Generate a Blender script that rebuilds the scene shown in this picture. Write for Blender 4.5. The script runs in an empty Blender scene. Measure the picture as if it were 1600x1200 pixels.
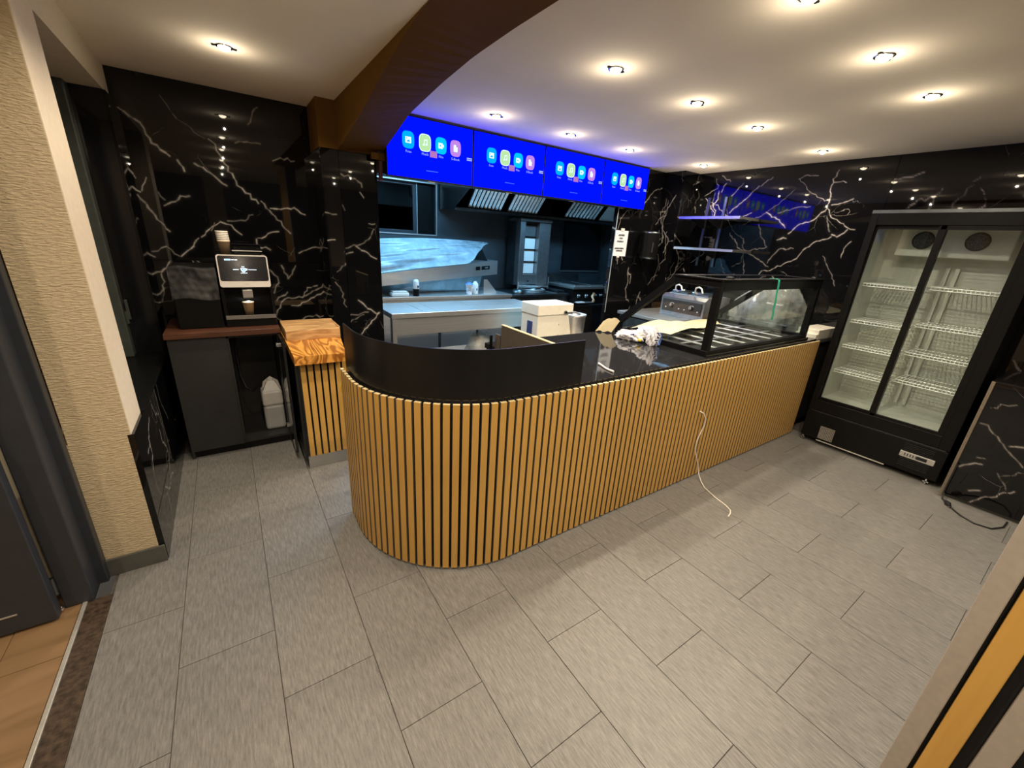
import bpy, bmesh, math, random
import numpy as np
from mathutils import Vector, Matrix
D = bpy.data
SC = bpy.context.scene
COL = SC.collection
rnd = random.Random(7)

# ------------------------------------------------------------------ camera
CAM = (0.398, -0.633, 1.738)
YAW, PITCH, ROLL = 0.6091, 0.3414, 0.0623
def _basis():
    f = Vector((math.sin(YAW)*math.cos(PITCH), math.cos(YAW)*math.cos(PITCH), -math.sin(PITCH)))
    r = Vector((math.cos(YAW), -math.sin(YAW), 0)); u = r.cross(f)
    return math.cos(ROLL)*r+math.sin(ROLL)*u, -math.sin(ROLL)*r+math.cos(ROLL)*u, f
_r, _u, _f = _basis()
cd = D.cameras.new('camera'); cam = D.objects.new('camera', cd); COL.objects.link(cam)
cd.sensor_fit = 'HORIZONTAL'; cd.sensor_width = 36.0; cd.lens = 636.59*36.0/1600.0
cd.clip_start = 0.02; cd.clip_end = 60
cam.matrix_world = Matrix(((_r.x,_u.x,-_f.x,CAM[0]),(_r.y,_u.y,-_f.y,CAM[1]),(_r.z,_u.z,-_f.z,CAM[2]),(0,0,0,1)))
SC.camera = cam
# ------------------------------------------------------------------ world, exposure
SC.view_settings.view_transform = 'Standard'; SC.view_settings.look = 'None'
SC.view_settings.gamma = 1.0; SC.view_settings.use_curve_mapping = False
SC.view_settings.exposure = 0.42
w = D.worlds.new('world'); SC.world = w; w.use_nodes = True
w.node_tree.nodes['Background'].inputs[0].default_value = (1.0, 0.86, 0.70, 1)
w.node_tree.nodes['Background'].inputs[1].default_value = 0.045
SPOT_W = 42.0
SPOT_COL = (1.0, 0.86, 0.68)
KITCHEN_W = 42.0
KITCHEN_COL = (0.22, 0.60, 1.0)
SCREEN_E = 2.6
# the kitchen's cool strip lamps are built with their fixtures further down
CEIL = 2.655

# ------------------------------------------------------------------ materials
def _nt(name):
    m = D.materials.new(name); m.use_nodes = True
    nt = m.node_tree; b = nt.nodes['Principled BSDF']
    return m, nt, b
def mat(name, col, rough=0.5, metal=0.0, var=0.12, scale=25.0, bump=0.0, bscale=120.0, spec=0.5, stretch=(1,1,1), coat=0.0):
    m, nt, b = _nt(name); N, L = nt.nodes, nt.links
    tc = N.new('ShaderNodeTexCoord'); mp = N.new('ShaderNodeMapping'); mp.inputs['Scale'].default_value = stretch
    L.new(tc.outputs['Object'], mp.inputs[0])
    no = N.new('ShaderNodeTexNoise'); no.inputs['Scale'].default_value = scale; no.inputs['Detail'].default_value = 5
    L.new(mp.outputs[0], no.inputs['Vector'])
    cr = N.new('ShaderNodeValToRGB')
    a = [max(0, c*(1-var)) for c in col]; c2 = [min(1, c*(1+var)) for c in col]
    cr.color_ramp.elements[0].position = .3; cr.color_ramp.elements[1].position = .7
    cr.color_ramp.elements[0].color = (*a, 1); cr.color_ramp.elements[1].color = (*c2, 1)
    L.new(no.outputs['Fac'], cr.inputs[0]); L.new(cr.outputs[0], b.inputs['Base Color'])
    b.inputs['Roughness'].default_value = rough; b.inputs['Metallic'].default_value = metal
    b.inputs['Specular IOR Level'].default_value = spec
    if coat: b.inputs['Coat Weight'].default_value = coat; b.inputs['Coat Roughness'].default_value = .08
    if bump:
        n2 = N.new('ShaderNodeTexNoise'); n2.inputs['Scale'].default_value = bscale; n2.inputs['Detail'].default_value = 4
        L.new(mp.outputs[0], n2.inputs['Vector'])
        bp = N.new('ShaderNodeBump'); bp.inputs['Strength'].default_value = bump; bp.inputs['Distance'].default_value = .01
        L.new(n2.outputs['Fac'], bp.inputs['Height']); L.new(bp.outputs[0], b.inputs['Normal'])
    return m
def emit(name, col, s):
    m, nt, b = _nt(name); nt.nodes.remove(b); e = nt.nodes.new('ShaderNodeEmission')
    e.inputs[0].default_value = (*col, 1); e.inputs[1].default_value = s
    nt.links.new(e.outputs[0], nt.nodes['Material Output'].inputs[0]); return m
def glass(name, tint=(.93,.96,.95), refl=.9, ior=1.5):
    m, nt, b = _nt(name); N, L = nt.nodes, nt.links; N.remove(b)
    t = N.new('ShaderNodeBsdfTransparent'); t.inputs[0].default_value = (*tint, 1)
    g = N.new('ShaderNodeBsdfGlossy'); g.inputs['Roughness'].default_value = .02; g.inputs[0].default_value = (refl,refl,refl,1)
    # Schlick reflectance, the same on both faces of a pane
    lw = N.new('ShaderNodeLayerWeight'); lw.inputs[0].default_value = .5
    pw = N.new('ShaderNodeMath'); pw.operation = 'POWER'; pw.inputs[1].default_value = 5; L.new(lw.outputs['Facing'], pw.inputs[0])
    f = N.new('ShaderNodeMath'); f.operation = 'MULTIPLY_ADD'; r0 = ((ior-1)/(ior+1))**2
    f.inputs[1].default_value = 1-r0; f.inputs[2].default_value = r0; L.new(pw.outputs[0], f.inputs[0])
    x = N.new('ShaderNodeMixShader'); L.new(f.outputs[0], x.inputs[0]); L.new(t.outputs[0], x.inputs[1]); L.new(g.outputs[0], x.inputs[2])
    L.new(x.outputs[0], N['Material Output'].inputs[0]); return m
def film(name, col, opac, rough=.25, dv=.12):
    # thin crumpled plastic film: part clear, part milky gloss
    m, nt, b = _nt(name); N, L = nt.nodes, nt.links
    b.inputs['Base Color'].default_value = (*col, 1); b.inputs['Roughness'].default_value = rough
    tc = N.new('ShaderNodeTexCoord'); no = N.new('ShaderNodeTexNoise'); no.inputs['Scale'].default_value = 7; no.inputs['Detail'].default_value = 3; no.inputs['Distortion'].default_value = .6
    L.new(tc.outputs['Object'], no.inputs['Vector'])
    mr = N.new('ShaderNodeMapRange'); mr.inputs[1].default_value = .35; mr.inputs[2].default_value = .7
    mr.inputs[3].default_value = max(0, opac-dv); mr.inputs[4].default_value = min(1, opac+dv)
    L.new(no.outputs['Fac'], mr.inputs[0])
    bp = N.new('ShaderNodeBump'); bp.inputs['Strength'].default_value = .3; bp.inputs['Distance'].default_value = .02
    L.new(no.outputs['Fac'], bp.inputs['Height']); L.new(bp.outputs[0], b.inputs['Normal'])
    t = N.new('ShaderNodeBsdfTransparent'); x = N.new('ShaderNodeMixShader')
    L.new(mr.outputs[0], x.inputs[0]); L.new(t.outputs[0], x.inputs[1]); L.new(b.outputs[0], x.inputs[2])
    L.new(x.outputs[0], N['Material Output'].inputs[0]); return m
def marble(name, vein=(.62,.55,.45), base=(.004,.004,.0045), rough=.025, fine=.55):
    m, nt, b = _nt(name); N, L = nt.nodes, nt.links
    tc = N.new('ShaderNodeTexCoord'); at = N.new('ShaderNodeAttribute'); at.attribute_name = 'vein'
    nz = N.new('ShaderNodeTexNoise'); nz.inputs['Scale'].default_value = 2.2; nz.inputs['Detail'].default_value = 6
    L.new(tc.outputs['Object'], nz.inputs['Vector'])
    mx = N.new('ShaderNodeMix'); mx.data_type = 'VECTOR'; mx.inputs[0].default_value = .22
    L.new(tc.outputs['Object'], mx.inputs[4]); L.new(nz.outputs['Color'], mx.inputs[5])
    vo = N.new('ShaderNodeTexVoronoi'); vo.feature = 'DISTANCE_TO_EDGE'; vo.inputs['Scale'].default_value = 5.0
    L.new(mx.outputs[1], vo.inputs['Vector'])
    r1 = N.new('ShaderNodeMapRange'); r1.inputs[1].default_value = 0; r1.inputs[2].default_value = .005; r1.inputs[3].default_value = 1; r1.inputs[4].default_value = 0
    L.new(vo.outputs['Distance'], r1.inputs[0])
    n2 = N.new('ShaderNodeTexNoise'); n2.inputs['Scale'].default_value = 3.1; n2.inputs['Detail'].default_value = 3
    L.new(tc.outputs['Object'], n2.inputs['Vector'])
    r2 = N.new('ShaderNodeMapRange'); r2.inputs[1].default_value = .58; r2.inputs[2].default_value = .68; r2.inputs[4].default_value = fine
    L.new(n2.outputs['Fac'], r2.inputs[0])
    mu = N.new('ShaderNodeMath'); mu.operation = 'MULTIPLY'; L.new(r1.outputs[0], mu.inputs[0]); L.new(r2.outputs[0], mu.inputs[1])
    ma = N.new('ShaderNodeMath'); ma.operation = 'MAXIMUM'; L.new(mu.outputs[0], ma.inputs[0]); L.new(at.outputs['Fac'], ma.inputs[1])
    mc = N.new('ShaderNodeMix'); mc.data_type = 'RGBA'; L.new(ma.outputs[0], mc.inputs[0])
    mc.inputs[6].default_value = (*base, 1); mc.inputs[7].default_value = (*vein, 1)
    L.new(mc.outputs[2], b.inputs['Base Color']); b.inputs['Roughness'].default_value = rough
    b.inputs['Specular IOR Level'].default_value = .45
    return m
def wood(name, c1, c2, rough=.35, ax=1, scale=3.0, dist=6.0):
    m, nt, b = _nt(name); N, L = nt.nodes, nt.links
    tc = N.new('ShaderNodeTexCoord'); mp = N.new('ShaderNodeMapping')
    s = [1.0, 1.0, 1.0]; s[ax] = .18; mp.inputs['Scale'].default_value = s
    L.new(tc.outputs['Object'], mp.inputs[0])
    n = N.new('ShaderNodeTexNoise'); n.inputs['Scale'].default_value = scale*4; n.inputs['Detail'].default_value = 3; n.inputs['Distortion'].default_value = 1.0
    L.new(mp.outputs[0], n.inputs['Vector'])
    k = N.new('ShaderNodeMath'); k.operation = 'MULTIPLY'; k.inputs[1].default_value = dist*3; L.new(n.outputs['Fac'], k.inputs[0])
    sn = N.new('ShaderNodeMath'); sn.operation = 'SINE'; L.new(k.outputs[0], sn.inputs[0])
    r = N.new('ShaderNodeMapRange'); r.inputs[1].default_value = -1; L.new(sn.outputs[0], r.inputs[0])
    c = N.new('ShaderNodeMix'); c.data_type = 'RGBA'; L.new(r.outputs[0], c.inputs[0])
    c.inputs[6].default_value = (*c1, 1); c.inputs[7].default_value = (*c2, 1)
    L.new(c.outputs[2], b.inputs['Base Color']); b.inputs['Roughness'].default_value = rough
    return m
def tile_mat():
    m, nt, b = _nt('grey_porcelain_tile'); N, L = nt.nodes, nt.links
    ge = N.new('ShaderNodeNewGeometry'); oi = N.new('ShaderNodeObjectInfo')
    mp = N.new('ShaderNodeMapping'); mp.inputs['Scale'].default_value = (1.0, .12, 1.0)
    L.new(ge.outputs['Position'], mp.inputs[0])
    n = N.new('ShaderNodeTexNoise'); n.inputs['Scale'].default_value = 125; n.inputs['Detail'].default_value = 8; n.inputs['Roughness'].default_value = .7; n.inputs['Distortion'].default_value = .1
    L.new(mp.outputs[0], n.inputs['Vector'])
    cr = N.new('ShaderNodeValToRGB')
    e = cr.color_ramp.elements; e[0].position = .32; e[0].color = (.124,.119,.108,1); e[1].position = .76; e[1].color = (.290,.279,.255,1)
    L.new(n.outputs['Fac'], cr.inputs[0])
    n3 = N.new('ShaderNodeTexNoise'); n3.inputs['Scale'].default_value = 230; n3.inputs['Detail'].default_value = 2
    L.new(ge.outputs['Position'], n3.inputs['Vector'])
    g = N.new('ShaderNodeMapRange'); g.inputs[3].default_value = .86; g.inputs[4].default_value = 1.12; L.new(n3.outputs['Fac'], g.inputs[0])
    o = N.new('ShaderNodeMapRange'); o.inputs[3].default_value = .93; o.inputs[4].default_value = 1.06; L.new(oi.outputs['Random'], o.inputs[0])
    mu = N.new('ShaderNodeMath'); mu.operation = 'MULTIPLY'; L.new(g.outputs[0], mu.inputs[0]); L.new(o.outputs[0], mu.inputs[1])
    c = N.new('ShaderNodeMix'); c.data_type = 'RGBA'; c.blend_type = 'MULTIPLY'; c.inputs[0].default_value = 1
    L.new(cr.outputs[0], c.inputs[6]); L.new(mu.outputs[0], c.inputs[7]); L.new(c.outputs[2], b.inputs['Base Color'])
    b.inputs['Roughness'].default_value = .42; b.inputs['Specular IOR Level'].default_value = .4
    bp = N.new('ShaderNodeBump'); bp.inputs['Strength'].default_value = .12; bp.inputs['Distance'].default_value = .004
    L.new(n.outputs['Fac'], bp.inputs['Height']); L.new(bp.outputs[0], b.inputs['Normal'])
    return m
def plaster_mat():
    m, nt, b = _nt('combed_plaster'); N, L = nt.nodes, nt.links
    tc = N.new('ShaderNodeTexCoord'); mp = N.new('ShaderNodeMapping'); mp.inputs['Scale'].default_value = (1, 1, 4.0); mp.inputs['Rotation'].default_value = (0, .25, 0)
    L.new(tc.outputs['Object'], mp.inputs[0])
    n = N.new('ShaderNodeTexNoise'); n.inputs['Scale'].default_value = 38; n.inputs['Detail'].default_value = 5; n.inputs['Distortion'].default_value = .5
    L.new(mp.outputs[0], n.inputs['Vector'])
    cr = N.new('ShaderNodeValToRGB'); e = cr.color_ramp.elements
    e[0].position = .3; e[0].color = (.50,.40,.25,1); e[1].position = .7; e[1].color = (.62,.51,.33,1)
    L.new(n.outputs['Fac'], cr.inputs[0]); L.new(cr.outputs[0], b.inputs['Base Color']); b.inputs['Roughness'].default_value = .85
    bp = N.new('ShaderNodeBump'); bp.inputs['Strength'].default_value = .7; bp.inputs['Distance'].default_value = .012
    L.new(n.outputs['Fac'], bp.inputs['Height']); L.new(bp.outputs[0], b.inputs['Normal'])
    return m
M = dict(
 marble=marble('black_marble_white_veins', vein=(.62,.57,.50)), marble_kitchen=marble('black_marble_panel', vein=(.66,.60,.53), fine=.4),
 tile=tile_mat(), plaster=plaster_mat(),
 grout=mat('grey_grout', (.085,.075,.065), .9, var=.2, scale=60),
 ceiling=mat('matt_ceiling_paint', (.95,.85,.68), .9, var=.02, scale=4, bump=.05, bscale=300),
 smooth=mat('smooth_beige_paint', (.72,.62,.46), .8, var=.04, scale=30, bump=.1, bscale=200),
 brown=mat('brown_paint', (.135,.064,.013), .75, var=.06, scale=6, bump=.05, spec=.06),
 veneer=mat('amber_wood_veneer', (.61,.342,.078), .45, var=.08, scale=40, stretch=(1,1,.06)),
 mdf=mat('slat_edge', (.16,.125,.085), .7, var=.1),
 slat_top=mat('slat_cut_end', (.66,.53,.28), .7, var=.1),
 taupe=mat('taupe_slat', (.39,.34,.285), .7, var=.06, scale=60),
 matt_black=mat('matt_black', (.005,.005,.005), .75, spec=.08),
 felt=mat('black_felt', (.006,.006,.006), .95, var=.3),
 black=mat('satin_black', (.005,.005,.005), .32, var=.15, spec=.2),
 black_metal=mat('black_brushed_metal', (.009,.0085,.008), .36, .0, spec=.3, var=.2, scale=8, stretch=(1,1,.1)),
 black_gloss=mat('gloss_black', (.008,.008,.009), .08, var=.1),
 anthracite=mat('anthracite_laminate', (.021,.020,.0185), .5, var=.08),
 frame_dark=mat('dark_blue_grey_frame', (.030,.034,.042), .42, var=.08),
 granite=mat('polished_dark_granite', (.018,.018,.019), .05, var=.6, scale=260),
 steel=mat('brushed_steel', (.60,.59,.57), .44, 1.0, var=.07, scale=14, stretch=(.15,1,6)),
 steel_shiny=mat('polished_steel', (.80,.79,.76), .36, 1.0, var=.04),
 steel_mid=mat('grey_steel', (.30,.30,.30), .38, .9, var=.1), pan=mat('pan_steel', (.34,.33,.30), .22, 1.0, var=.1),
 steel_dark=mat('worn_dark_steel', (.16,.18,.19), .35, 1.0, var=.2, scale=9),
 kitchen_wall=mat('anthracite_kitchen_wall', (.042,.05,.056), .45, var=.3, scale=3.5, bump=.05),
 walnut=wood('walnut_worktop', (.075,.028,.014), (.16,.062,.030), .35, 0, 2.5, 3),
 olive=wood('figured_amber_wood', (.78,.36,.065), (.30,.10,.016), .28, 1, 1.1, 26),
 oak=wood('pale_planed_wood', (.62,.38,.16), (.42,.23,.085), .45, 0, 1.4, 14),
 floorwood=wood('light_oak_floor', (.25,.15,.07), (.18,.105,.046), .5, 0, 2.0, 2.5),
 stonestrip=mat('brown_stone_sill', (.055,.036,.022), .5, var=.6, scale=45),
 alu=mat('light_metal_strip', (.60,.57,.5), .45, .6, var=.1),
 skirting=mat('grey_green_skirting', (.085,.085,.075), .45, var=.12),
 white=mat('white_enamel', (.80,.75,.62), .35, var=.03),
 white_plastic=mat('white_plastic', (.72,.70,.66), .4, var=.03),
 fridge_in=mat('pale_grey_liner', (.54,.55,.49), .4, var=.04, stretch=(1,1,3)),
 paper=mat('white_paper', (.78,.80,.82), .8, var=.03),
 ink=mat('grey_ink', (.08,.09,.11), .8),
 baking=mat('cream_baking_paper', (.66,.56,.34), .7, var=.05, bump=.2, bscale=18),
 wire=mat('white_coated_wire', (.86,.86,.82), .3, .25, var=.02),
 board=mat('dark_taupe_board', (.085,.07,.055), .6, var=.08), winframe=mat('dark_green_grey_frame', (.06,.068,.058), .25, var=.1),
 kraft=mat('beige_paper_cup', (.78,.56,.33), .7, var=.05),
 cupwhite=mat('ribbed_cream_cup_rim', (.86,.80,.68), .6, var=.04),
 cable=mat('white_cable', (.82,.76,.66), .5, var=.03), cable_black=mat('black_cable', (.01,.01,.01), .5),
 jug=mat('milky_canister', (.60,.58,.53), .4, var=.05), liquid=mat('grey_canister_content', (.42,.42,.40), .4, var=.05),
 grey_alu=mat('champagne_aluminium', (.64,.60,.54), .4, .25, var=.03),
 blue=mat('blue_print', (.10,.22,.62), .5), navy=mat('navy_print', (.03,.05,.16), .6), yellow=mat('yellow_print', (.85,.62,.03), .5),
 wrap=mat('waxed_white_paper', (.82,.80,.80), .5, var=.05, bump=.3, bscale=30),
 green=mat('green_tape', (.02,.42,.25), .4, var=.2, scale=80), red=mat('dark_red_board', (.07,.008,.012), .5),
 glass=glass('clear_glass'), glass_dark=glass('dark_window_glass', (.16,.2,.24), .8, 2.2),
 chrome=mat('chrome', (.8,.8,.8), .08, 1.0, var=.02),
 film=film('clear_plastic_film', (.46,.56,.62), .55), film_wrap=film('wrinkled_white_film', (.70,.70,.68), .42, .18, .16), film_clear=film('thin_clear_wrap', (.75,.72,.66), .22, .15),
 film_dark=film('dusty_film', (.35,.35,.34), .16, .2),
 lens=emit('lamp_lens', (1.0,.86,.62), 22.0), kitchen_lens=emit('cool_lamp_lens', (.55,.82,1.0), 6.0),
 screen=emit('screen_blue', (.0,.002,1.0), SCREEN_E), ic_blue=emit('icon_sky_blue', (.0,.36,1.0), .95), ic_cyan=emit('icon_cyan', (.0,.47,.95), .95),
 ic_green=emit('icon_green', (.40,.66,.32), .95), ic_rim=emit('icon_rim', (.72,.88,.80), .95), ic_pink=emit('icon_mauve', (.44,.20,.66), .95),
 ic_white=emit('icon_white', (.72,.93,1.0), .95), ic_text=emit('screen_text', (.35,.45,1.0), .9), ic_mauve=emit('screen_patch', (.40,.16,.44), .9), ic_faint=emit('screen_faint_text', (.03,.08,1.0), 1.6),
 cm_screen=mat('dark_touchscreen', (.012,.012,.016), .12), cm_white=emit('display_white', (.75,.88,1.0), 1.6), cm_blue=emit('display_blue', (.15,.40,1.0), 1.3),
)
# ------------------------------------------------------------------ mesh helpers
class MB:
    """collects verts / faces (with material slots) of one mesh"""
    def __init__(s): s.v = []; s.f = []; s.m = []; s.mats = []; s.sm = []
    def slot(s, m):
        if m not in s.mats: s.mats.append(m)
        return s.mats.index(m)
    def add(s, vs, fs, m='black', smooth=False):
        o = len(s.v); s.v += [tuple(p) for p in vs]; i = s.slot(m)
        for f in fs: s.f.append(tuple(o+k for k in f)); s.m.append(i); s.sm.append(smooth)
        return s
    def box(s, x0, x1, y0, y1, z0, z1, m='black', b=0.0):
        if b <= 0 or min(x1-x0, y1-y0, z1-z0) <= 2.2*b:
            vs = [(x,y,z) for z in (z0,z1) for y in (y0,y1) for x in (x0,x1)]
            return s.add(vs, [(0,2,3,1),(4,5,7,6),(0,1,5,4),(2,6,7,3),(0,4,6,2),(1,3,7,5)], m)
        bm = bmesh.new(); bmesh.ops.create_cube(bm, size=1)
        for v in bm.verts: v.co = Vector(((x0+x1)/2+v.co.x*(x1-x0), (y0+y1)/2+v.co.y*(y1-y0), (z0+z1)/2+v.co.z*(z1-z0)))
        bmesh.ops.bevel(bm, geom=bm.edges[:], offset=b, segments=2, affect='EDGES', profile=.5)
        return s.bm(bm, m)
    def bm(s, bm, m, smooth=False):
        bm.verts.index_update(); s.add([v.co[:] for v in bm.verts], [[v.index for v in f.verts] for f in bm.faces], m, smooth); bm.free(); return s
    def prism(s, pts, axis, a0, a1, m='black'):
        """polygon pts (2D, ccw) extruded along axis 0/1/2 from a0 to a1"""
        def P(p, a): return [(a,p[0],p[1]),(p[0],a,p[1]),(p[0],p[1],a)][axis]
        n = len(pts); vs = [P(p,a0) for p in pts]+[P(p,a1) for p in pts]
        fs = [tuple(range(n-1,-1,-1)), tuple(range(n,2*n))]+[(i,(i+1)%n,n+(i+1)%n,n+i) for i in range(n)]
        return s.add(vs, fs, m)
    def tube(s, pts, r, m='black', n=8, caps=True, smooth=True):
        pts = [Vector(p) for p in pts]; rings = []; prev = None
        rr = r if isinstance(r, (list,tuple)) else [r]*len(pts)
        for i, p in enumerate(pts):
            t = (pts[min(i+1,len(pts)-1)]-pts[max(i-1,0)]).normalized()
            if prev is None:
                a = Vector((0,0,1)) if abs(t.z) < .9 else Vector((1,0,0)); prev = t.cross(a).normalized()
            prev = (prev - t*prev.dot(t)).normalized(); q = t.cross(prev)
            rings.append([p+rr[i]*(math.cos(2*math.pi*k/n)*prev+math.sin(2*math.pi*k/n)*q) for k in range(n)])
        vs = [v for g in rings for v in g]; fs = []
        for i in range(len(pts)-1):
            for k in range(n): fs.append((i*n+k, i*n+(k+1)%n, (i+1)*n+(k+1)%n, (i+1)*n+k))
        s.add(vs, fs, m, smooth)
        if caps: s.add(rings[0], [tuple(range(n-1,-1,-1))], m); s.add(rings[-1], [tuple(range(n))], m)
        return s
    def lathe(s, c, prof, m='black', n=24, smooth=True, axis=2, caps=True):
        """prof = [(r, h)...] around axis through c"""
        vs = []
        for r, h in prof:
            for k in range(n):
                a = 2*math.pi*k/n; u, v = r*math.cos(a), r*math.sin(a)
                vs.append((c[0]+u, c[1]+v, c[2]+h) if axis == 2 else ((c[0]+u, c[1]+h, c[2]-v) if axis == 1 else (c[0]+h, c[1]+u, c[2]+v)))
        fs = [(i*n+k, i*n+(k+1)%n, (i+1)*n+(k+1)%n, (i+1)*n+k) for i in range(len(prof)-1) for k in range(n)]
        s.add(vs, fs, m, smooth)
        if caps:
            s.add(vs[:n], [tuple(range(n-1,-1,-1))], m); s.add(vs[-n:], [tuple(range(n))], m)
        return s
    def sheet(s, fn, nu, nv, m, smooth=True):
        vs = [fn(i/nu, j/nv) for j in range(nv+1) for i in range(nu+1)]
        fs = [(j*(nu+1)+i, j*(nu+1)+i+1, (j+1)*(nu+1)+i+1, (j+1)*(nu+1)+i) for j in range(nv) for i in range(nu)]
        return s.add(vs, fs, m, smooth)
    def mesh(s, name, off=(0,0,0)):
        me = D.meshes.new(name); me.from_pydata([(x-off[0],y-off[1],z-off[2]) for x,y,z in s.v], [], s.f)
        for k in s.mats: me.materials.append(M[k])
        me.polygons.foreach_set('material_index', s.m); me.polygons.foreach_set('use_smooth', s.sm)
        me.update(); return me
OFF = {}
def thing(name, label, cat, loc=(0,0,0), group=None):
    o = D.objects.new(name, None); COL.objects.link(o); o.location = loc; o.empty_display_size = .1
    OFF[o.name] = loc; o['label'] = label; o['category'] = cat
    if group: o['group'] = group
    return o
def root_of(o):
    while o.parent: o = o.parent
    return o
def part(name, mb, parent=None, label=None, kind=None):
    off = OFF.get(root_of(parent).name, (0,0,0)) if parent else (0,0,0)
    o = D.objects.new(name, mb.mesh(name, off)); COL.objects.link(o)
    if parent: o.parent = parent
    if label: o['label'] = label
    if kind: o['kind'] = kind
    return o
def solo(name, mb, label, cat, group=None):
    """a thing that is one mesh; its origin goes to the base of its bounds"""
    a = np.array(mb.v); off = ((a[:,0].min()+a[:,0].max())/2, (a[:,1].min()+a[:,1].max())/2, a[:,2].min())
    off = tuple(float(q) for q in off)
    o = D.objects.new(name, mb.mesh(name, off)); o.location = off; COL.objects.link(o)
    OFF[o.name] = off; o['label'] = label; o['category'] = cat
    if group: o['group'] = group
    return o
def struct(name, mb, parent=None, label=None):
    o = part(name, mb, parent, label); o['kind'] = 'structure'; return o
def dup(root, loc, label):
    r = root.copy(); COL.objects.link(r); r.location = loc; r['label'] = label; OFF[r.name] = tuple(loc)
    for ch in list(root.children):
        c = ch.copy(); COL.objects.link(c); c.parent = r
        for g in list(ch.children):
            d = g.copy(); COL.objects.link(d); d.parent = c
    return r
def text(name, body, loc, size, m, parent, rot=(math.pi/2,0,0), align='CENTER', label=None):
    cu = D.curves.new(name, 'FONT'); cu.body = body; cu.size = size; cu.align_x = align; cu.materials.append(M[m]); cu.resolution_u = 2
    t = D.objects.new(name, cu); COL.objects.link(t); bpy.context.view_layer.update()
    me = D.meshes.new_from_object(t.evaluated_get(bpy.context.evaluated_depsgraph_get())); D.objects.remove(t); D.curves.remove(cu)
    o = D.objects.new(name, me); COL.objects.link(o); o.parent = parent
    off = OFF.get(root_of(parent).name, (0,0,0)); o.location = [loc[i]-off[i] for i in range(3)]; o.rotation_euler = rot
    if label: o['label'] = label
    return o
def squircle(cx, cz, a, b, n=28, p=3.2):
    out = []
    for k in range(n):
        t = 2*math.pi*k/n; c, s_ = math.cos(t), math.sin(t)
        out.append((cx+a*math.copysign(abs(c)**(2/p), c), cz+b*math.copysign(abs(s_)**(2/p), s_)))
    return out
def hash1(i, k=0.0): return math.sin(i*12.9898+k*78.233)*43758.5453 % 1.0
# ------------------------------------------------------------------ marble slabs
V_RIGHT=[[(1.34,2.57),(1.37,2.43),(1.35,2.33),(1.35,2.22),(1.44,2.11),(1.56,2.07),(1.65,1.97)],[(1.68,2.51),(1.56,2.39),(1.47,2.33),(1.39,2.29),(1.34,2.33)],[(1.69,2.51),(1.64,2.54),(1.51,2.53)],[(1.35,2.22),(1.26,2.12),(1.13,2.04),(1.06,2.02)],[(1.12,2.02),(1.19,1.95),(1.24,1.97)],[(1.24,1.95),(1.38,1.89),(1.46,1.81),(1.5,1.72),(1.62,1.65),(1.74,1.57),(1.83,1.56),(1.85,1.52)],[(1.26,1.76),(1.18,1.64),(1.1,1.53),(1.08,1.48)],[(1.32,2.25),(1.22,2.27),(1.15,2.3)],[(2.17,2.06),(1.97,2.17),(1.83,2.27),(1.7,2.41)],[(2.37,2.19),(2.25,2.3),(2.13,2.43),(1.96,2.55)],[(1.94,2.19),(1.81,2.12),(1.7,2.03)],[(1.81,2.18),(1.65,2.23),(1.51,2.24)],[(1.99,2.06),(1.91,1.91),(1.84,1.82),(2.04,1.77)],[(2.31,1.96),(2.15,1.79),(1.92,1.69),(1.77,1.61)],[(2.19,1.58),(2.09,1.64),(2.09,1.74),(2.03,1.51)],[(2.37,1.66),(2.26,1.49)],[(1.79,1.65),(1.71,1.8),(1.56,1.82)],[(2.53,2.43),(2.49,2.52)],[(2.56,2.61),(2.44,2.54)],[(1.75,1.9),(1.66,1.92)],[(1.27,2.0),(1.33,2.14)],[(2.39,2.38),(2.28,2.51)],[(2.75,2.39),(2.59,2.47),(2.63,2.58)],[(2.68,2.31),(2.56,2.19)],[(1.25,2.45),(1.36,2.46)],[(1.1,1.75),(1.1,1.84),(1.06,1.91)],[(-0.28,1.05),(-0.34,0.97),(-0.38,0.91)],[(-0.31,0.91),(-0.34,0.91)]]
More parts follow.
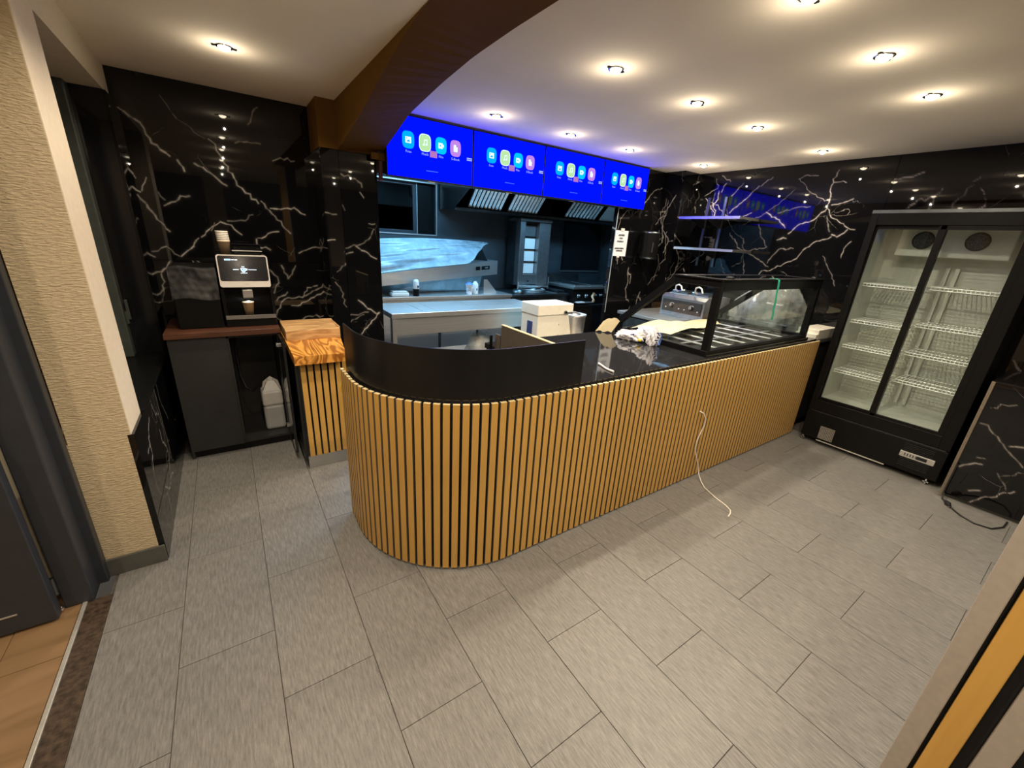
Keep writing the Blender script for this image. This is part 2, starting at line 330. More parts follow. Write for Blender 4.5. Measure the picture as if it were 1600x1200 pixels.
V_BACK=[[(-0.07,2.42),(-0.02,2.38),(0.03,2.35),(0.05,2.28),(0.07,2.23),(0.16,2.16)],[(0.17,2.54),(0.2,2.49),(0.24,2.41),(0.3,2.38),(0.33,2.34),(0.39,2.31)],[(0.41,2.31),(0.45,2.28),(0.45,2.24),(0.48,2.18),(0.53,2.09),(0.55,2.01),(0.6,1.96),(0.68,1.89)],[(0.7,1.91),(0.73,1.86),(0.79,1.8),(0.85,1.71),(0.89,1.67)],[(-0.15,2.13),(-0.09,2.08),(-0.06,1.99)],[(-0.21,2.01),(-0.15,1.97),(-0.07,1.91),(-0.05,1.9)],[(-0.07,1.88),(-0.03,1.8),(0.01,1.74)],[(-0.0,2.0),(-0.04,1.91)],[(0.2,2.14),(0.23,2.07)],[(0.05,1.91),(0.08,1.86)],[(0.07,1.82),(0.16,1.87),(0.23,1.9)],[(0.3,2.13),(0.41,2.06),(0.48,2.0)],[(0.82,2.22),(0.88,2.25),(0.98,2.24)],[(0.76,2.58),(0.68,2.45)],[(0.58,2.31),(0.66,2.33),(0.75,2.33)],[(-0.03,1.82),(0.01,1.72),(0.07,1.64)],[(-0.21,1.59),(-0.13,1.52),(-0.05,1.45)],[(-0.06,1.49),(0.03,1.53),(0.1,1.46)],[(0.11,1.46),(0.18,1.52),(0.24,1.6)],[(-0.22,1.25),(-0.16,1.26),(-0.06,1.34),(0.02,1.37)],[(0.26,1.61),(0.34,1.69),(0.4,1.73),(0.47,1.71),(0.53,1.64)],[(0.45,1.74),(0.57,1.75),(0.63,1.8)],[(0.64,1.62),(0.67,1.62),(0.72,1.66),(0.8,1.68)],[(0.63,1.61),(0.63,1.55),(0.69,1.55),(0.72,1.53)],[(0.33,1.66),(0.36,1.72)],[(0.76,1.86),(0.94,1.88),(1.02,1.83)],[(0.72,1.1),(0.81,1.17)],[(0.94,1.51),(1.05,1.56),(1.2,1.56)],[(-0.21,0.97),(-0.17,0.92),(-0.14,0.84)],[(-0.23,1.19),(-0.12,1.23)],[(0.79,1.4),(0.83,1.29),(0.9,1.4)]]
V_PIER=[[(1.15,2.25),(1.18,2.21),(1.22,2.16)],[(1.25,2.26),(1.18,2.21)],[(1.26,2.15),(1.39,2.11),(1.42,2.07)],[(1.4,2.03),(1.43,1.99)],[(1.16,1.94),(1.18,1.89)],[(1.19,2.0),(1.27,1.88)],[(1.5,1.75),(1.45,1.66),(1.41,1.63),(1.32,1.61),(1.23,1.56),(1.16,1.53)],[(1.16,1.53),(1.19,1.52),(1.31,1.55)],[(1.34,1.6),(1.51,1.5)],[(1.46,1.79),(1.51,1.79)],[(1.33,1.14),(1.41,1.06),(1.51,1.02),(1.34,0.83)],[(1.12,0.99),(1.29,1.01),(1.41,1.03)],[(1.22,0.94),(1.37,1.01)]]
V_PANEL=[[(-0.32,0.78),(-0.36,0.82),(-0.43,0.84)],[(-0.31,0.65),(-0.35,0.65),(-0.39,0.6),(-0.46,0.54),(-0.52,0.48),(-0.59,0.42)],[(-0.31,0.28),(-0.35,0.32),(-0.41,0.35)],[(-0.51,0.3),(-0.61,0.38)],[(-0.41,0.12),(-0.46,0.15)],[(-0.44,0.03),(-0.5,0.12),(-0.61,0.23)],[(-0.49,0.54),(-0.55,0.56)],[(-0.37,0.39),(-0.41,0.4)],[(-0.5,0.32),(-0.57,0.22)]]
V_RPIER=[[(4.91,2.25),(5.06,2.42),(5.21,2.47)],[(5.2,2.03),(5.4,2.19),(5.58,2.27)],[(5.5,2.69),(5.56,2.63)]]
def wander(seed, a0, a1, z0, z1, n):
    r = random.Random(seed); out = []
    for i in range(n):
        x, z = r.uniform(a0, a1), r.uniform(z0, z1); t = r.uniform(0, 6.28); l = [(x, z)]
        for k in range(r.randint(3, 7)):
            t += r.uniform(-.7, .7); d = r.uniform(.04, .16); x += d*math.cos(t); z += d*math.sin(t); l.append((x, z))
            if r.random() < .25: out.append([(x, z), (x+.1*math.cos(t+1), z+.1*math.sin(t+1)), (x+.17*math.cos(t+.6), z+.17*math.sin(t+.6))])
        out.append(l)
    return out
def slab(parent, plane, const, a0, a1, z0, z1, nrm, veins, res=.0045, thick=.014, mname='marble', seed=0):
    g = .0015; a0 += g; a1 -= g; z0 += g; z1 -= g
    nu = max(1, int((a1-a0)/res)); nv = max(1, int((z1-z0)/res))
    A, Z = np.meshgrid(np.linspace(a0, a1, nu+1), np.linspace(z0, z1, nv+1)); val = np.zeros(A.shape)
    R = np.random.RandomState(seed+3)
    for i, l in enumerate(veins):
        st = .18+.72*R.rand(); pts = [np.array(l[0], float)]
        for p, q in zip(l[:-1], l[1:]):
            p = np.array(p, float); q = np.array(q, float); L = np.hypot(*(q-p)); k = max(1, int(L/.025)); nn = np.array([-(q-p)[1], (q-p)[0]])/max(L, 1e-6)
            for j in range(1, k+1): pts.append(p+(q-p)*j/k+nn*(R.randn()*.0065 if j < k else 0))
        wd = .0016+.0018*R.rand()
        for j, (p, q) in enumerate(zip(pts[:-1], pts[1:])):
            m = .03
            i0 = int((min(p[0], q[0])-m-a0)/(a1-a0)*nu); i1 = int((max(p[0], q[0])+m-a0)/(a1-a0)*nu)+2
            j0 = int((min(p[1], q[1])-m-z0)/(z1-z0)*nv); j1 = int((max(p[1], q[1])+m-z0)/(z1-z0)*nv)+2
            i0, j0 = max(i0, 0), max(j0, 0); i1, j1 = min(i1, nu+1), min(j1, nv+1)
            if i0 >= i1 or j0 >= j1: continue
            X = A[j0:j1, i0:i1]-p[0]; Y = Z[j0:j1, i0:i1]-p[1]; d = q-p; dd = (d*d).sum()+1e-9
            t = np.clip((X*d[0]+Y*d[1])/dd, 0, 1); dist = np.hypot(X-t*d[0], Y-t*d[1])
            ww = wd*(.75+.9*abs(math.sin(j*1.7+i))); s = st*(.55+.45*abs(math.cos(j*.9+i*2.1)))
            v = s*np.exp(-(dist/ww)**2)+.035*s*np.exp(-(dist/(ww*4.0))**2)
            val[j0:j1, i0:i1] = np.maximum(val[j0:j1, i0:i1], v)
    n = A.size; a = A.ravel(); z = Z.ravel()
    vs = [(const, p, q) if plane == 'x' else (p, const, q) for p, q in zip(a.tolist(), z.tolist())]
    idx = np.arange(n).reshape(nv+1, nu+1)
    q0, q1, q2, q3 = idx[:-1,:-1].ravel(), idx[:-1,1:].ravel(), idx[1:,1:].ravel(), idx[1:,:-1].ravel()
    flip = (plane == 'y') == (nrm > 0)
    fs = np.stack([q0,q3,q2,q1] if flip else [q0,q1,q2,q3], 1).tolist()
    # body behind the polished face
    b = const-nrm*.0006; e = const-nrm*thick; o = len(vs)
    for dep in (b, e):
        for p, q in ((a0,z0),(a1,z0),(a1,z1),(a0,z1)): vs.append((dep,p,q) if plane == 'x' else (p,dep,q))
    fs += [[o,o+1,o+2,o+3],[o+4,o+7,o+6,o+5]]+[[o+k, o+4+k, o+4+(k+1)%4, o+(k+1)%4] for k in range(4)]
    me = D.meshes.new('marble_slab'); me.from_pydata(vs, [], fs); me.materials.append(M[mname])
    at = me.attributes.new('vein', 'FLOAT', 'POINT'); at.data.foreach_set('value', np.concatenate([val.ravel(), np.zeros(8)]).astype(np.float32))
    ob = D.objects.new('marble_slab', me); COL.objects.link(ob); ob.parent = parent
    return ob

# ------------------------------------------------------------------ setting: floor
TW, TL = .345, .6906
OFFS = {0:.9155, 1:.6142, 2:.3152, 3:.0142, 4:.3128, 5:.0170, 6:-.2821, 7:.0169, 8:-.2812, 9:.0172, 10:-.2829}
floor = struct('floor', MB().box(-.30, 6.45, -2.2, 5.25, -.10, -.004, 'grout').box(-.30, 6.45, -4.7, -2.2, -.10, 0, 'tile'))
FT = {}
def floor_tile(x0, x1, y0, y1):
    key = (round(x1-x0, 3), round(y1-y0, 3))
    if key not in FT: FT[key] = MB().box(-key[0]/2+.0013, key[0]/2-.0013, -key[1]/2+.0013, key[1]/2-.0013, -.012, 0, 'tile', .0012).mesh('floor_tile')
    o = D.objects.new('floor_tile', FT[key]); COL.objects.link(o); o.parent = floor
    o.location = ((x0+x1)/2, (y0+y1)/2, (hash1(x0*7+y0, 3)-.5)*.0008)
for k in range(-1, 15):
    off = OFFS.get(k, OFFS[9] if k % 2 else OFFS[10])*1.15 if k >= 0 else 1.405
    xa, xb = k*TW, (k+1)*TW
    if k == -1: xa = -.287
    y = off
    while y > -2.2: y -= TL
    ylim = 3.1 if k < 15 else 0
    while y < ylim:
        a, b = max(y, -2.2), min(y+TL, ylim)
        # nothing of the floor is seen behind the counter or inside the fridge bay
        inside = (xa > 1.2 and a > 1.2) or xa > 5.6
        if b-a > .03 and not inside: floor_tile(xa, xb, a, b)
        y += TL
# wooden floor of the entrance hall, threshold
hall = struct('floor_hall', MB().box(-2.4, -.395, -4.6, 1.9, -.10, -.012, 'grout'))
def plank(x0, x1, y0, y1):
    o = D.objects.new('plank', MB().box(x0+.0012, x1-.0012, y0+.0012, y1-.0012, -.014, 0.0, 'floorwood', .001).mesh('plank')); COL.objects.link(o); o.parent = hall
for i in range(10):
    x1 = -.395-i*.20; o = (hash1(i)*.9)
    ys = [-1.6, -.9+o*.5, .1+o*.6, 1.36+.0*o, 1.9]
    for a, b in zip(ys[:-1], ys[1:]): plank(x1-.20, x1, a, b)
struct('trim_1', MB().box(-.375, -.287, -2.2, 1.66, -.05, .001, 'stonestrip', .001))
struct('trim_2', MB().box(-.392, -.376, -2.2, 1.66, -.05, .006, 'alu', .002))

# ------------------------------------------------------------------ setting: ceiling, arch
ceil = struct('ceiling', MB().box(-2.4, 6.45, -4.7, 5.25, CEIL, CEIL+.12, 'ceiling'))
# arched brown beam: soffit edges from the pier up to the ceiling
LB = [(3.20,2.322),(2.51,2.438),(1.98,2.556),(1.59,2.635),(1.40,2.650),(.8,2.653),(-.6,2.653)]
RB = [(3.20,2.345),(2.52,2.520),(2.00,2.579),(1.62,2.608),(1.26,2.615),(.8,2.612),(-.6,2.615)]
def lerp(tab, y):
    for (ya, za), (yb, zb) in zip(tab[:-1], tab[1:]):
        if ya >= y >= yb: return za+(zb-za)*(ya-y)/(ya-yb)
    return tab[-1][1]
ab = MB(); NY = 40; vs = []; fs = []
for i in range(NY+1):
    y = 3.20-(3.8)*(i/NY)**1.2
    vs += [(1.25,y,CEIL+.01),(1.25,y,lerp(LB,y)),(1.60,y,lerp(RB,y)),(1.60,y,CEIL+.01)]
for i in range(NY):
    for k in range(4): fs.append((i*4+k, i*4+(k+1)%4, i*4+4+(k+1)%4, i*4+4+k))
fs += [(0,1,2,3), (NY*4+3,NY*4+2,NY*4+1,NY*4)]
ab.add(vs, fs, 'brown'); struct('beam', ab)

# ------------------------------------------------------------------ setting: walls
# corner wall behind the coffee machine
wb = struct('wall_back', MB().box(-.46, 1.50, 3.575, 3.70, 0, CEIL, 'black'))
slab(wb, 'y', 3.56, -.115, 1.14, 1.43, CEIL, -1, V_BACK, seed=1)
slab(wb, 'y', 3.56, -.115, 1.14, .90, 1.43, -1, V_BACK+wander(4,-.1,1.1,.95,1.2,9), seed=2)
slab(wb, 'y', 3.56, -.115, 1.14, 0, .90, -1, [], res=.1)
# pier between the coffee corner and the kitchen opening
pier = struct('pillar', MB().box(1.127, 1.537, 3.204, 3.70, 0, 2.32, 'black').box(1.113, 1.545, 3.195, 3.70, 2.322, CEIL, 'brown'))
slab(pier, 'y', 3.19, 1.25, 1.548, 0, 2.318, -1, V_PIER, seed=3)
slab(pier, 'y', 3.192, 1.113, 1.25, 0, 2.318, -1, wander(9,1.1,1.25,.9,2.2,5), seed=4)
slab(pier, 'x', 1.113, 3.206, 3.56, 0, 2.318, -1, wander(11,3.2,3.5,.9,2.2,6), seed=5)
slab(pier, 'x', 1.548, 3.192, 3.70, 0, 2.318, 1, [], res=.1)
# left side wall with the window niche
wl = struct('wall_left', MB().box(-.46, -.116, 1.815, 3.57, 0, .742, 'plaster').box(-.315, -.103, 1.815, 2.11, .742, CEIL, 'plaster')
            .box(-.46, -.10, 2.11, 3.562, 2.478, CEIL, 'smooth').box(-.46, -.315, 2.11, 2.16, .742, CEIL, 'plaster').box(-.46, -.105, 3.362, 3.574, .7425, 2.477, 'black_gloss').box(-.315,-.1135,1.8145,1.8165,.0,.742,'plaster'))
struct('trim_3', MB().box(-.114, -.0995, 1.8155, 2.109, .742, CEIL-.002, 'smooth'), wl) 
slab(wl, 'x', -.088, 1.813, 2.62, 0, .75, 1, wander(21,1.9,2.6,.1,.7,7), seed=6, thick=.026)
slab(wl, 'x', -.088, 2.62, 3.555, 0, .75, 1, wander(22,2.6,3.5,.1,.7,4), seed=7, thick=.026)
slab(wl, 'x', -.09, 3.36, 3.556, .75, 2.476, 1, wander(23,3.3,3.6,.8,2.2,6), seed=8)
sl = struct('window_sill', MB().box(-.40, -.084, 2.112, 3.36, .742, .762, 'black', .003), wl)
# window of the niche
wn = struct('window_1', MB().box(-.395, -.33, 2.16, 2.22, .762, 2.478, 'frame_dark', .004).box(-.395, -.26, 3.27, 3.36, .762, 2.478, 'winframe', .008)
            .box(-.395, -.33, 2.22, 3.29, .762, .83, 'frame_dark', .004).box(-.395, -.33, 2.22, 3.29, 2.41, 2.478, 'frame_dark', .004))
struct('window_pane', MB().box(-.372, -.366, 2.22, 3.29, .83, 2.41, 'glass_dark'), wn)
struct('window_handle', MB().box(-.26, -.245, 3.30, 3.33, 1.0, 1.09, 'winframe', .003).box(-.25, -.232, 3.305, 3.325, 1.03, 1.17, 'winframe', .004), wn)
struct('wall_outside', MB().box(-.60, -.48, 2.05, 3.6, 0, CEIL, 'black'))
# skirting of the plaster pillar
struct('baseboard_left', MB().box(-.333, -.090, 1.798, 1.8125, 0, .098, 'skirting', .002))
# right wall
wr = struct('wall_right', MB().box(5.565, 5.70, -3.2, 3.15, 0, CEIL, 'black'))
slab(wr, 'x', 5.55, .885, 2.86, .95, CEIL, -1, V_RIGHT+wander(31,2.3,2.85,1.2,2.5,7), seed=10, mname='marble_kitchen')
slab(wr, 'x', 5.55, .885, 2.86, 0, .95, -1, [], res=.1)
slab(wr, 'x', 5.55, -.33, .885, .95, CEIL, -1, V_RIGHT+wander(33,-.3,.8,2.2,2.6,6), res=.01, seed=11, mname='marble_kitchen')
slab(wr, 'x', 5.55, -1.6, -.33, .9, CEIL, -1, V_RIGHT+wander(35,-1.3,-.35,.95,1.6,9), res=.012, seed=12, mname='marble_kitchen')
# boxed-in ledge right of the fridge, faced in the same marble
lg = struct('wall_ledge', MB().box(4.917, 5.55, -2.4, -.296, .085, .955, 'black'))
slab(lg, 'x', 4.90, -1.05, -.292, .03, .962, -1, V_PANEL+wander(41,-1.0,-.7,.1,.9,4), res=.006, seed=13, mname='marble_kitchen')
slab(lg, 'x', 4.90, -2.4, -1.05, .03, .962, -1, [], res=.05, seed=13, mname='marble_kitchen')
struct('ledge_top', MB().box(4.898, 5.55, -2.4, -.275, .962, .975, 'black_gloss', .002), lg)
struct('edge_strip', MB().box(4.886, 4.915, -.292, -.272, .002, .97, 'mdf', .002), lg)
struct('plinth', MB().box(4.93, 4.95, -2.4, -.30, 0, .085, 'skirting'), lg)
# wall end right of the kitchen opening
wp = struct('wall_pier', MB().box(4.474, 5.55, 3.164, 3.215, 0, CEIL, 'black'))
slab(wp, 'y', 3.15, 4.46, 4.90, 0, CEIL, -1, V_RPIER+wander(51,4.46,4.9,.9,2.2,5), seed=14, mname='marble_kitchen')
slab(wp, 'y', 3.15, 4.90, 5.235, 0, CEIL, -1, V_RPIER+wander(52,4.9,5.2,.9,2.6,5), seed=15, mname='marble_kitchen')
slab(wp, 'x', 4.459, 3.152, 3.215, 0, 2.2, -1, wander(53,3.15,3.3,.9,2.1,5), res=.01, seed=16, mname='marble_kitchen')
wj = struct('wall_corner', MB().box(5.25, 5.55, 2.875, 3.15, 0, CEIL, 'black'))
slab(wj, 'y', 2.862, 5.237, 5.55, 0, CEIL, -1, wander(54,5.24,5.55,1,2.6,9), seed=17, mname='marble_kitchen')
slab(wj, 'x', 5.236, 2.864, 3.15, 0, CEIL, -1, wander(55,2.86,3.15,1,2.6,9), seed=18, mname='marble_kitchen')
struct('trim_4', MB().box(4.452, 4.4585, 3.143, 3.1495, .9, 2.2, 'alu'), None)
# header over the kitchen opening
struct('wall_header', MB().box(1.545, 4.474, 3.15, 3.34, 2.19, CEIL, 'anthracite').box(1.49, 1.60, 3.12, 3.15, 2.285, 2.335, 'brown').box(1.55,1.575,3.12,3.15,2.13,2.28,'red'))
# kitchen shell
struct('wall_kitchen_back', MB().box(1.0, 2.10, 5.20, 5.35, 0, CEIL, 'kitchen_wall').box(2.975, 6.45, 5.20, 5.35, 0, CEIL, 'kitchen_wall')
       .box(2.10, 2.975, 5.20, 5.35, 0, 1.722, 'kitchen_wall').box(2.10, 2.975, 5.20, 5.35, 2.40, CEIL, 'kitchen_wall').box(1.5, 3.0, 5.36, 5.45, 1.2, CEIL, 'black'))
struct('wall_kitchen_right', MB().box(6.40, 6.52, 3.3, 5.3, 0, CEIL, 'kitchen_wall'))
struct('wall_kitchen_left', MB().box(1.42, 1.545, 3.70, 5.2, 0, CEIL, 'kitchen_wall'))
wk = struct('window_2', MB().box(2.10, 2.975, 5.185, 5.2005, 2.385, 2.402, 'steel').box(2.958, 2.976, 5.185, 5.2005, 1.72, 2.402, 'steel').box(2.10, 2.975, 5.185, 5.2005, 1.712, 1.728, 'steel')
       .box(2.66, 2.715, 5.29, 5.33, 1.725, 2.395, 'frame_dark', .004).box(2.10, 2.66, 5.29, 5.33, 1.725, 1.77, 'frame_dark', .004).box(2.10, 2.66, 5.29, 5.33, 2.35, 2.395, 'frame_dark', .004)
       .box(2.715, 2.975, 5.29, 5.33, 1.725, 2.395, 'black'))
struct('window_pane', MB().box(2.10, 2.66, 5.308, 5.312, 1.77, 2.35, 'glass_dark'), wk)
struct('sash_strip', MB().box(2.712, 2.722, 5.28, 5.29, 1.728, 2.385, 'steel'), wk)
# wall strip and hall wall seen past the entrance door
dj = struct('door_1', MB().box(-.452, -.352, 1.655, 1.80, 0, 2.35, 'frame_dark', .006).box(-.40, -.318, 1.765, 1.8125, 0, CEIL, 'frame_dark', .004))
lf = struct('door_leaf', MB().box(-1.32, -.453, 1.585, 1.635, .012, .845, 'frame_dark', .004).box(-.545, -.492, 1.59, 1.63, .95, 2.30, 'frame_dark', .004).box(-1.32, -1.22, 1.585, 1.635, .845, 2.30, 'frame_dark', .004)
       .box(-1.22, -.545, 1.585, 1.635, 2.19, 2.30, 'frame_dark', .004).box(-.475, -.465, 1.60, 1.62, .1, 2.2, 'black'), dj)
struct('door_pane', MB().box(-1.22, -.50, 1.607, 1.613, .845, 2.19, 'glass'), dj)
struct('kick_groove', MB().box(-1.30, -.56, 1.582, 1.585, .098, .104, 'alu'), dj)
struct('door_hinge', MB().lathe((-.455,1.645,.10), [(.010,0),(.010,.09)], 'steel_dark', 10).lathe((-.46,1.64,.012), [(.012,0),(.016,.012),(.008,.02)], 'chrome', 10), dj)
struct('wall_hall', MB().box(-2.4, -.46, 1.90, 2.02, 0, CEIL, 'smooth').box(-2.5,-2.38,-3.2,1.9,0,CEIL,'smooth'))
struct('wall_front', MB().box(-2.5, 5.7, -4.75, -4.6, 0, CEIL, 'black').box(-2.5, -2.38, -4.6, -3.2, 0, CEIL, 'smooth').box(5.565, 5.7, -4.6, -3.2, 0, CEIL, 'black').box(.2, .55, -4.6, -4.45, 0, CEIL, 'plaster').box(2.6, 2.95, -4.6, -4.45, 0, CEIL, 'plaster').box(-1.6, -1.3, -4.6, -4.45, 0, CEIL, 'plaster'))
# slat-clad partition end close to the viewer
pt = struct('partition', MB().box(1.412, 1.56, -1.60, -.655, 0, CEIL, 'felt'))
y = -.648
for i in range(18):
    wd_ = .031 if i == 0 else .0345
    mm = 'taupe' if i in (0, 2) else 'veneer'
    o = part('slat', MB().box(1.40, 1.416, y-wd_, y, 0, CEIL-.002, mm, .002), pt); y -= wd_+(.0065 if i == 0 else .018)
# ------------------------------------------------------------------ the service counter
CX, CY, CR = 1.512, 1.552, .662          # centre and radius of the rounded corner (slat face)
YF = CY-CR                               # straight front
XE = 5.055
def path(off, s):
    """point and outward normal on the counter outline, s = arc length from the rear left end (off = inset)"""
    r = CR-off; l1 = 1.745-CY; l2 = CR*math.pi/2
    if s < l1: return (CX-r, 1.745-s), (-1, 0)
    if s < l1+l2:
        t = (s-l1)/CR; return (CX-r*math.cos(t), CY-r*math.sin(t)), (-math.cos(t), -math.sin(t))
    return (CX+(s-l1-l2), CY-r), (0, -1)
STOT = (1.745-CY)+CR*math.pi/2+(XE-CX)
counter = thing('service_counter', 'long rounded service counter clad in amber wooden slats with dark granite top', 'counter', (3.0, 1.4, 0))
def outline(off, s0, s1, n=150): return [path(off, s0+(s1-s0)*i/n)[0] for i in range(n+1)]
body = outline(.018, 0, STOT)+[(XE, 1.90), (CX+.4, 1.90), (CX+.4, 1.745)]
part('body', MB().prism(body[:1]+body[1:], 2, .012, .958, 'felt'), counter)
part('plinth', MB().prism(outline(.05, 0, STOT)+[(XE-.02,1.86),(CX+.4,1.86),(CX+.4,1.745)], 2, 0, .012, 'black'), counter)
top = outline(.034, 0.0, STOT)+[(XE, 1.93), (1.915, 1.93), (1.915, 1.745)]
part('granite_top', MB().prism(top, 2, .959, .998, 'granite'), counter, 'polished dark granite top')
part('under_trim', MB().prism(outline(.022, 0, STOT)+[(XE, 1.0), (CX+.4, 1.0)], 2, .950, .9585, 'black_gloss'), counter)
sl_me = MB().box(-.0165, .0165, 0, .0165, .014, .985, 'veneer', .0012)
# cut ends pale, flanks raw
sl_me.m = []
def slat_mesh(h0, h1, w=.033, d=.0165):
    mb = MB(); x = w/2
    mb.add([(-x,0,h0),(x,0,h0),(x,0,h1-.001),(-x,0,h1-.001)], [(0,1,2,3)], 'veneer')
    mb.add([(-x,0,h1-.001),(x,0,h1-.001),(x,.001,h1),(-x,.001,h1)], [(0,1,2,3)], 'slat_top')
    mb.add([(-x,.001,h1),(x,.001,h1),(x,d,h1),(-x,d,h1)], [(0,1,2,3)], 'slat_top')
    mb.add([(-x,0,h0),(-x,0,h1-.001),(-x,.001,h1),(-x,d,h1),(-x,d,h0)], [(0,1,2,3,4)], 'mdf')
    mb.add([(x,0,h0),(x,d,h0),(x,d,h1),(x,.001,h1),(x,0,h1-.001)], [(0,1,2,3,4)], 'mdf')
    mb.add([(-x,0,h0),(-x,d,h0),(x,d,h0),(x,0,h0)], [(0,1,2,3)], 'mdf')
    return mb.mesh('slat')
SM = slat_mesh(.014, .985)
s = .018; PITCH = .0470
while s < STOT-.01:
    (px, py), (nx, ny) = path(0, s)
    o = D.objects.new('slat', SM); COL.objects.link(o); o.parent = counter
    o.location = (px-3.0, py-1.4, 0); o.rotation_euler = (0, 0, math.atan2(ny, nx)+math.pi/2); s += PITCH
# curved black shield on the counter
sh = MB(); o_ = outline(.030, .02, 1.745-CY+CR*math.pi/2+.437, 90); i_ = outline(.037, .02, 1.745-CY+CR*math.pi/2+.437, 90)
n = len(o_); vs = [(p[0],p[1],z) for z in (.9985, 1.247) for p in o_]+[(p[0],p[1],z) for z in (.9985, 1.247) for p in i_]
fs = []
for k in range(n-1): fs += [(k,k+1,n+k+1,n+k), (2*n+k+1,2*n+k,3*n+k,3*n+k+1), (n+k,n+k+1,3*n+k+1,3*n+k), (k+1,k,2*n+k,2*n+k+1)]
fs += [(0,n,3*n,2*n), (n-1,3*n-1,4*n-1,2*n-1)]
sh.add(vs, fs, 'black_metal')
shield = thing('counter_shield', 'curved black metal splash shield standing on the rounded counter end', 'shield', (1.3, 1.2, .998))
part('curved_panel', sh, shield)
part('divider_board', MB().box(1.842, 1.858, 1.05, 1.60, .9985, 1.2, 'board', .001).box(1.839,1.861,1.05,1.60,1.2,1.204,'slat_top'), shield, 'brown divider board with its lit top edge painted pale')  # pale strip paints the light along the board's top edge
part('rail', MB().box(1.835, 1.842, 1.60, 1.66, .9985, 1.13, 'board').box(1.80,1.815,1.66,1.675,.9985,1.12,'black'), shield)
# ------------------------------------------------------------------ glass display case
X0, X1, Y0, Y1, Z0, ZT, ZB = 3.235, 4.915, .965, 1.86, .9985, 1.552, 1.09
case = thing('display_case', 'black framed glass topping display with slanted back standing on the granite counter', 'display case', (4.07, 1.4, Z0))
part('base_frame', MB().box(X0, X1, Y0, Y0+.05, Z0, Z0+.045, 'black', .003).box(X0, X0+.05, Y0+.05, Y1, Z0, Z0+.045, 'black', .003).box(X1-.05, X1, Y0+.05, Y1, Z0, Z0+.045, 'black', .003).box(X0+.05, X1-.05, Y1-.04, Y1, Z0, Z0+.045, 'black', .003)
     .box(X0-.012, X1+.012, Y0-.014, Y0+.002, Z0, Z0+.02, 'black_gloss'), case)
YT = 1.335
for xa, xb, w_ in ((X0, X0+.05, 0), (X1-.05, X1, 0)):
    part('post', MB().box(xa, xb, Y0, Y0+.05, Z0+.045, ZT-.05, 'black', .004), case)
    part('roof_rail', MB().box(xa, xb, Y0, YT, ZT-.05, ZT-.004, 'black', .003), case)
    part('slanted_rail', MB().prism([(YT, ZT-.05), (YT, ZT-.004), (YT+.018, ZT-.004), (Y1, ZB+.03), (Y1, Z0+.045), (Y1-.04, Z0+.045), (Y1-.04, ZB)], 0, xa, xb, 'matt_black'), case)
part('front_rail', MB().box(X0+.05, X1-.05, Y0, Y0+.045, ZT-.075, ZT-.004, 'black', .003), case)
part('rear_roof_rail', MB().box(X0+.05, X1-.05, YT-.03, YT+.012, ZT-.05, ZT-.004, 'black', .003), case)
part('roof_pane', MB().box(X0+.03, X1-.03, Y0+.03, YT-.02, ZT-.003, ZT+.005, 'glass'), case)
part('roof_frame', MB().box(X0-.012, X1+.012, Y0-.008, Y0+.06, ZT-.004, ZT+.008, 'black', .002).box(X0-.012, X1+.012, YT-.05, YT+.012, ZT-.004, ZT+.008, 'black', .002).box(X0-.012, X0+.06, Y0+.06, YT-.05, ZT-.004, ZT+.008, 'black', .002).box(X1-.06, X1+.012, Y0+.06, YT-.05, ZT-.004, ZT+.008, 'black', .002), case)
part('front_pane', MB().box(X0+.05, X1-.05, Y0+.018, Y0+.024, Z0+.045, ZT-.075, 'glass'), case)
for xa in (X0+.022, X1-.028):
    part('side_pane', MB().prism([(Y0+.05, Z0+.045), (Y1-.04, Z0+.045), (Y1-.04, ZB+.01), (YT, ZT-.05), (Y0+.05, ZT-.05)], 0, xa, xa+.006, 'glass'), case)
for xa in (X0+.16, 4.80): part('roof_button', MB().lathe((xa, 1.0, ZT+.008), [(.028,0),(.028,.012),(.02,.016)], 'black', 16), case)
part('pan_bed', MB().box(X0+.05, X1-.05, Y0+.05, Y1-.04, Z0, Z0+.004, 'steel_dark'), case)
PX = np.linspace(X0+.06, X1-.06, 8); PY = [Y0+.06, 1.275, 1.53, Y1-.06]
for i in range(7):
    for j in range(3):
        if j < 2 and i in (4,) and j == 1: pass
        a, b, c, d = PX[i]+.012, PX[i+1]-.012, PY[j]+.012, PY[j+1]-.012
        mb = MB(); z1, z0 = Z0+.022, Z0+.006
        q = [(a,c),(b,c),(b,d),(a,d)]; qi = [(a+.014,c+.014),(b-.014,c+.014),(b-.014,d-.014),(a+.014,d-.014)]
        vs = [(*p, z1) for p in q]+[(*p, z1) for p in qi]+[(*p, z0) for p in qi]
        fs = [(k,(k+1)%4,4+(k+1)%4,4+k) for k in range(4)]+[(4+k,4+(k+1)%4,8+(k+1)%4,8+k) for k in range(4)]+[(8,9,10,11)]
        part('steel_pan', mb.add(vs, fs, 'pan'), case)
for x in PX[1:-1]: part('pan_bar', MB().box(x-.010, x+.010, Y0+.05, Y1-.04, Z0+.010, Z0+.028, 'steel_shiny', .003), case)
for y in PY[1:-1]: part('pan_bar', MB().box(X0+.05, X1-.05, y-.009, y+.009, Z0+.006, Z0+.023, 'steel_shiny', .003), case)
# green tape hanging over the front pane
def tape(u, v):
    if v < .25: return (4.01+u*.032+.012*v, 1.02-v*.24+.003, ZT+.010)
    t = (v-.25)/.75; return (4.012+u*.032+.055*t, Y0-.014-.003*math.sin(9*t)**2, ZT+.0095-.33*t)
solo('green_tape', MB().sheet(tape, 4, 26, 'green'), 'strip of green tape hanging down the front glass of the display case', 'tape')
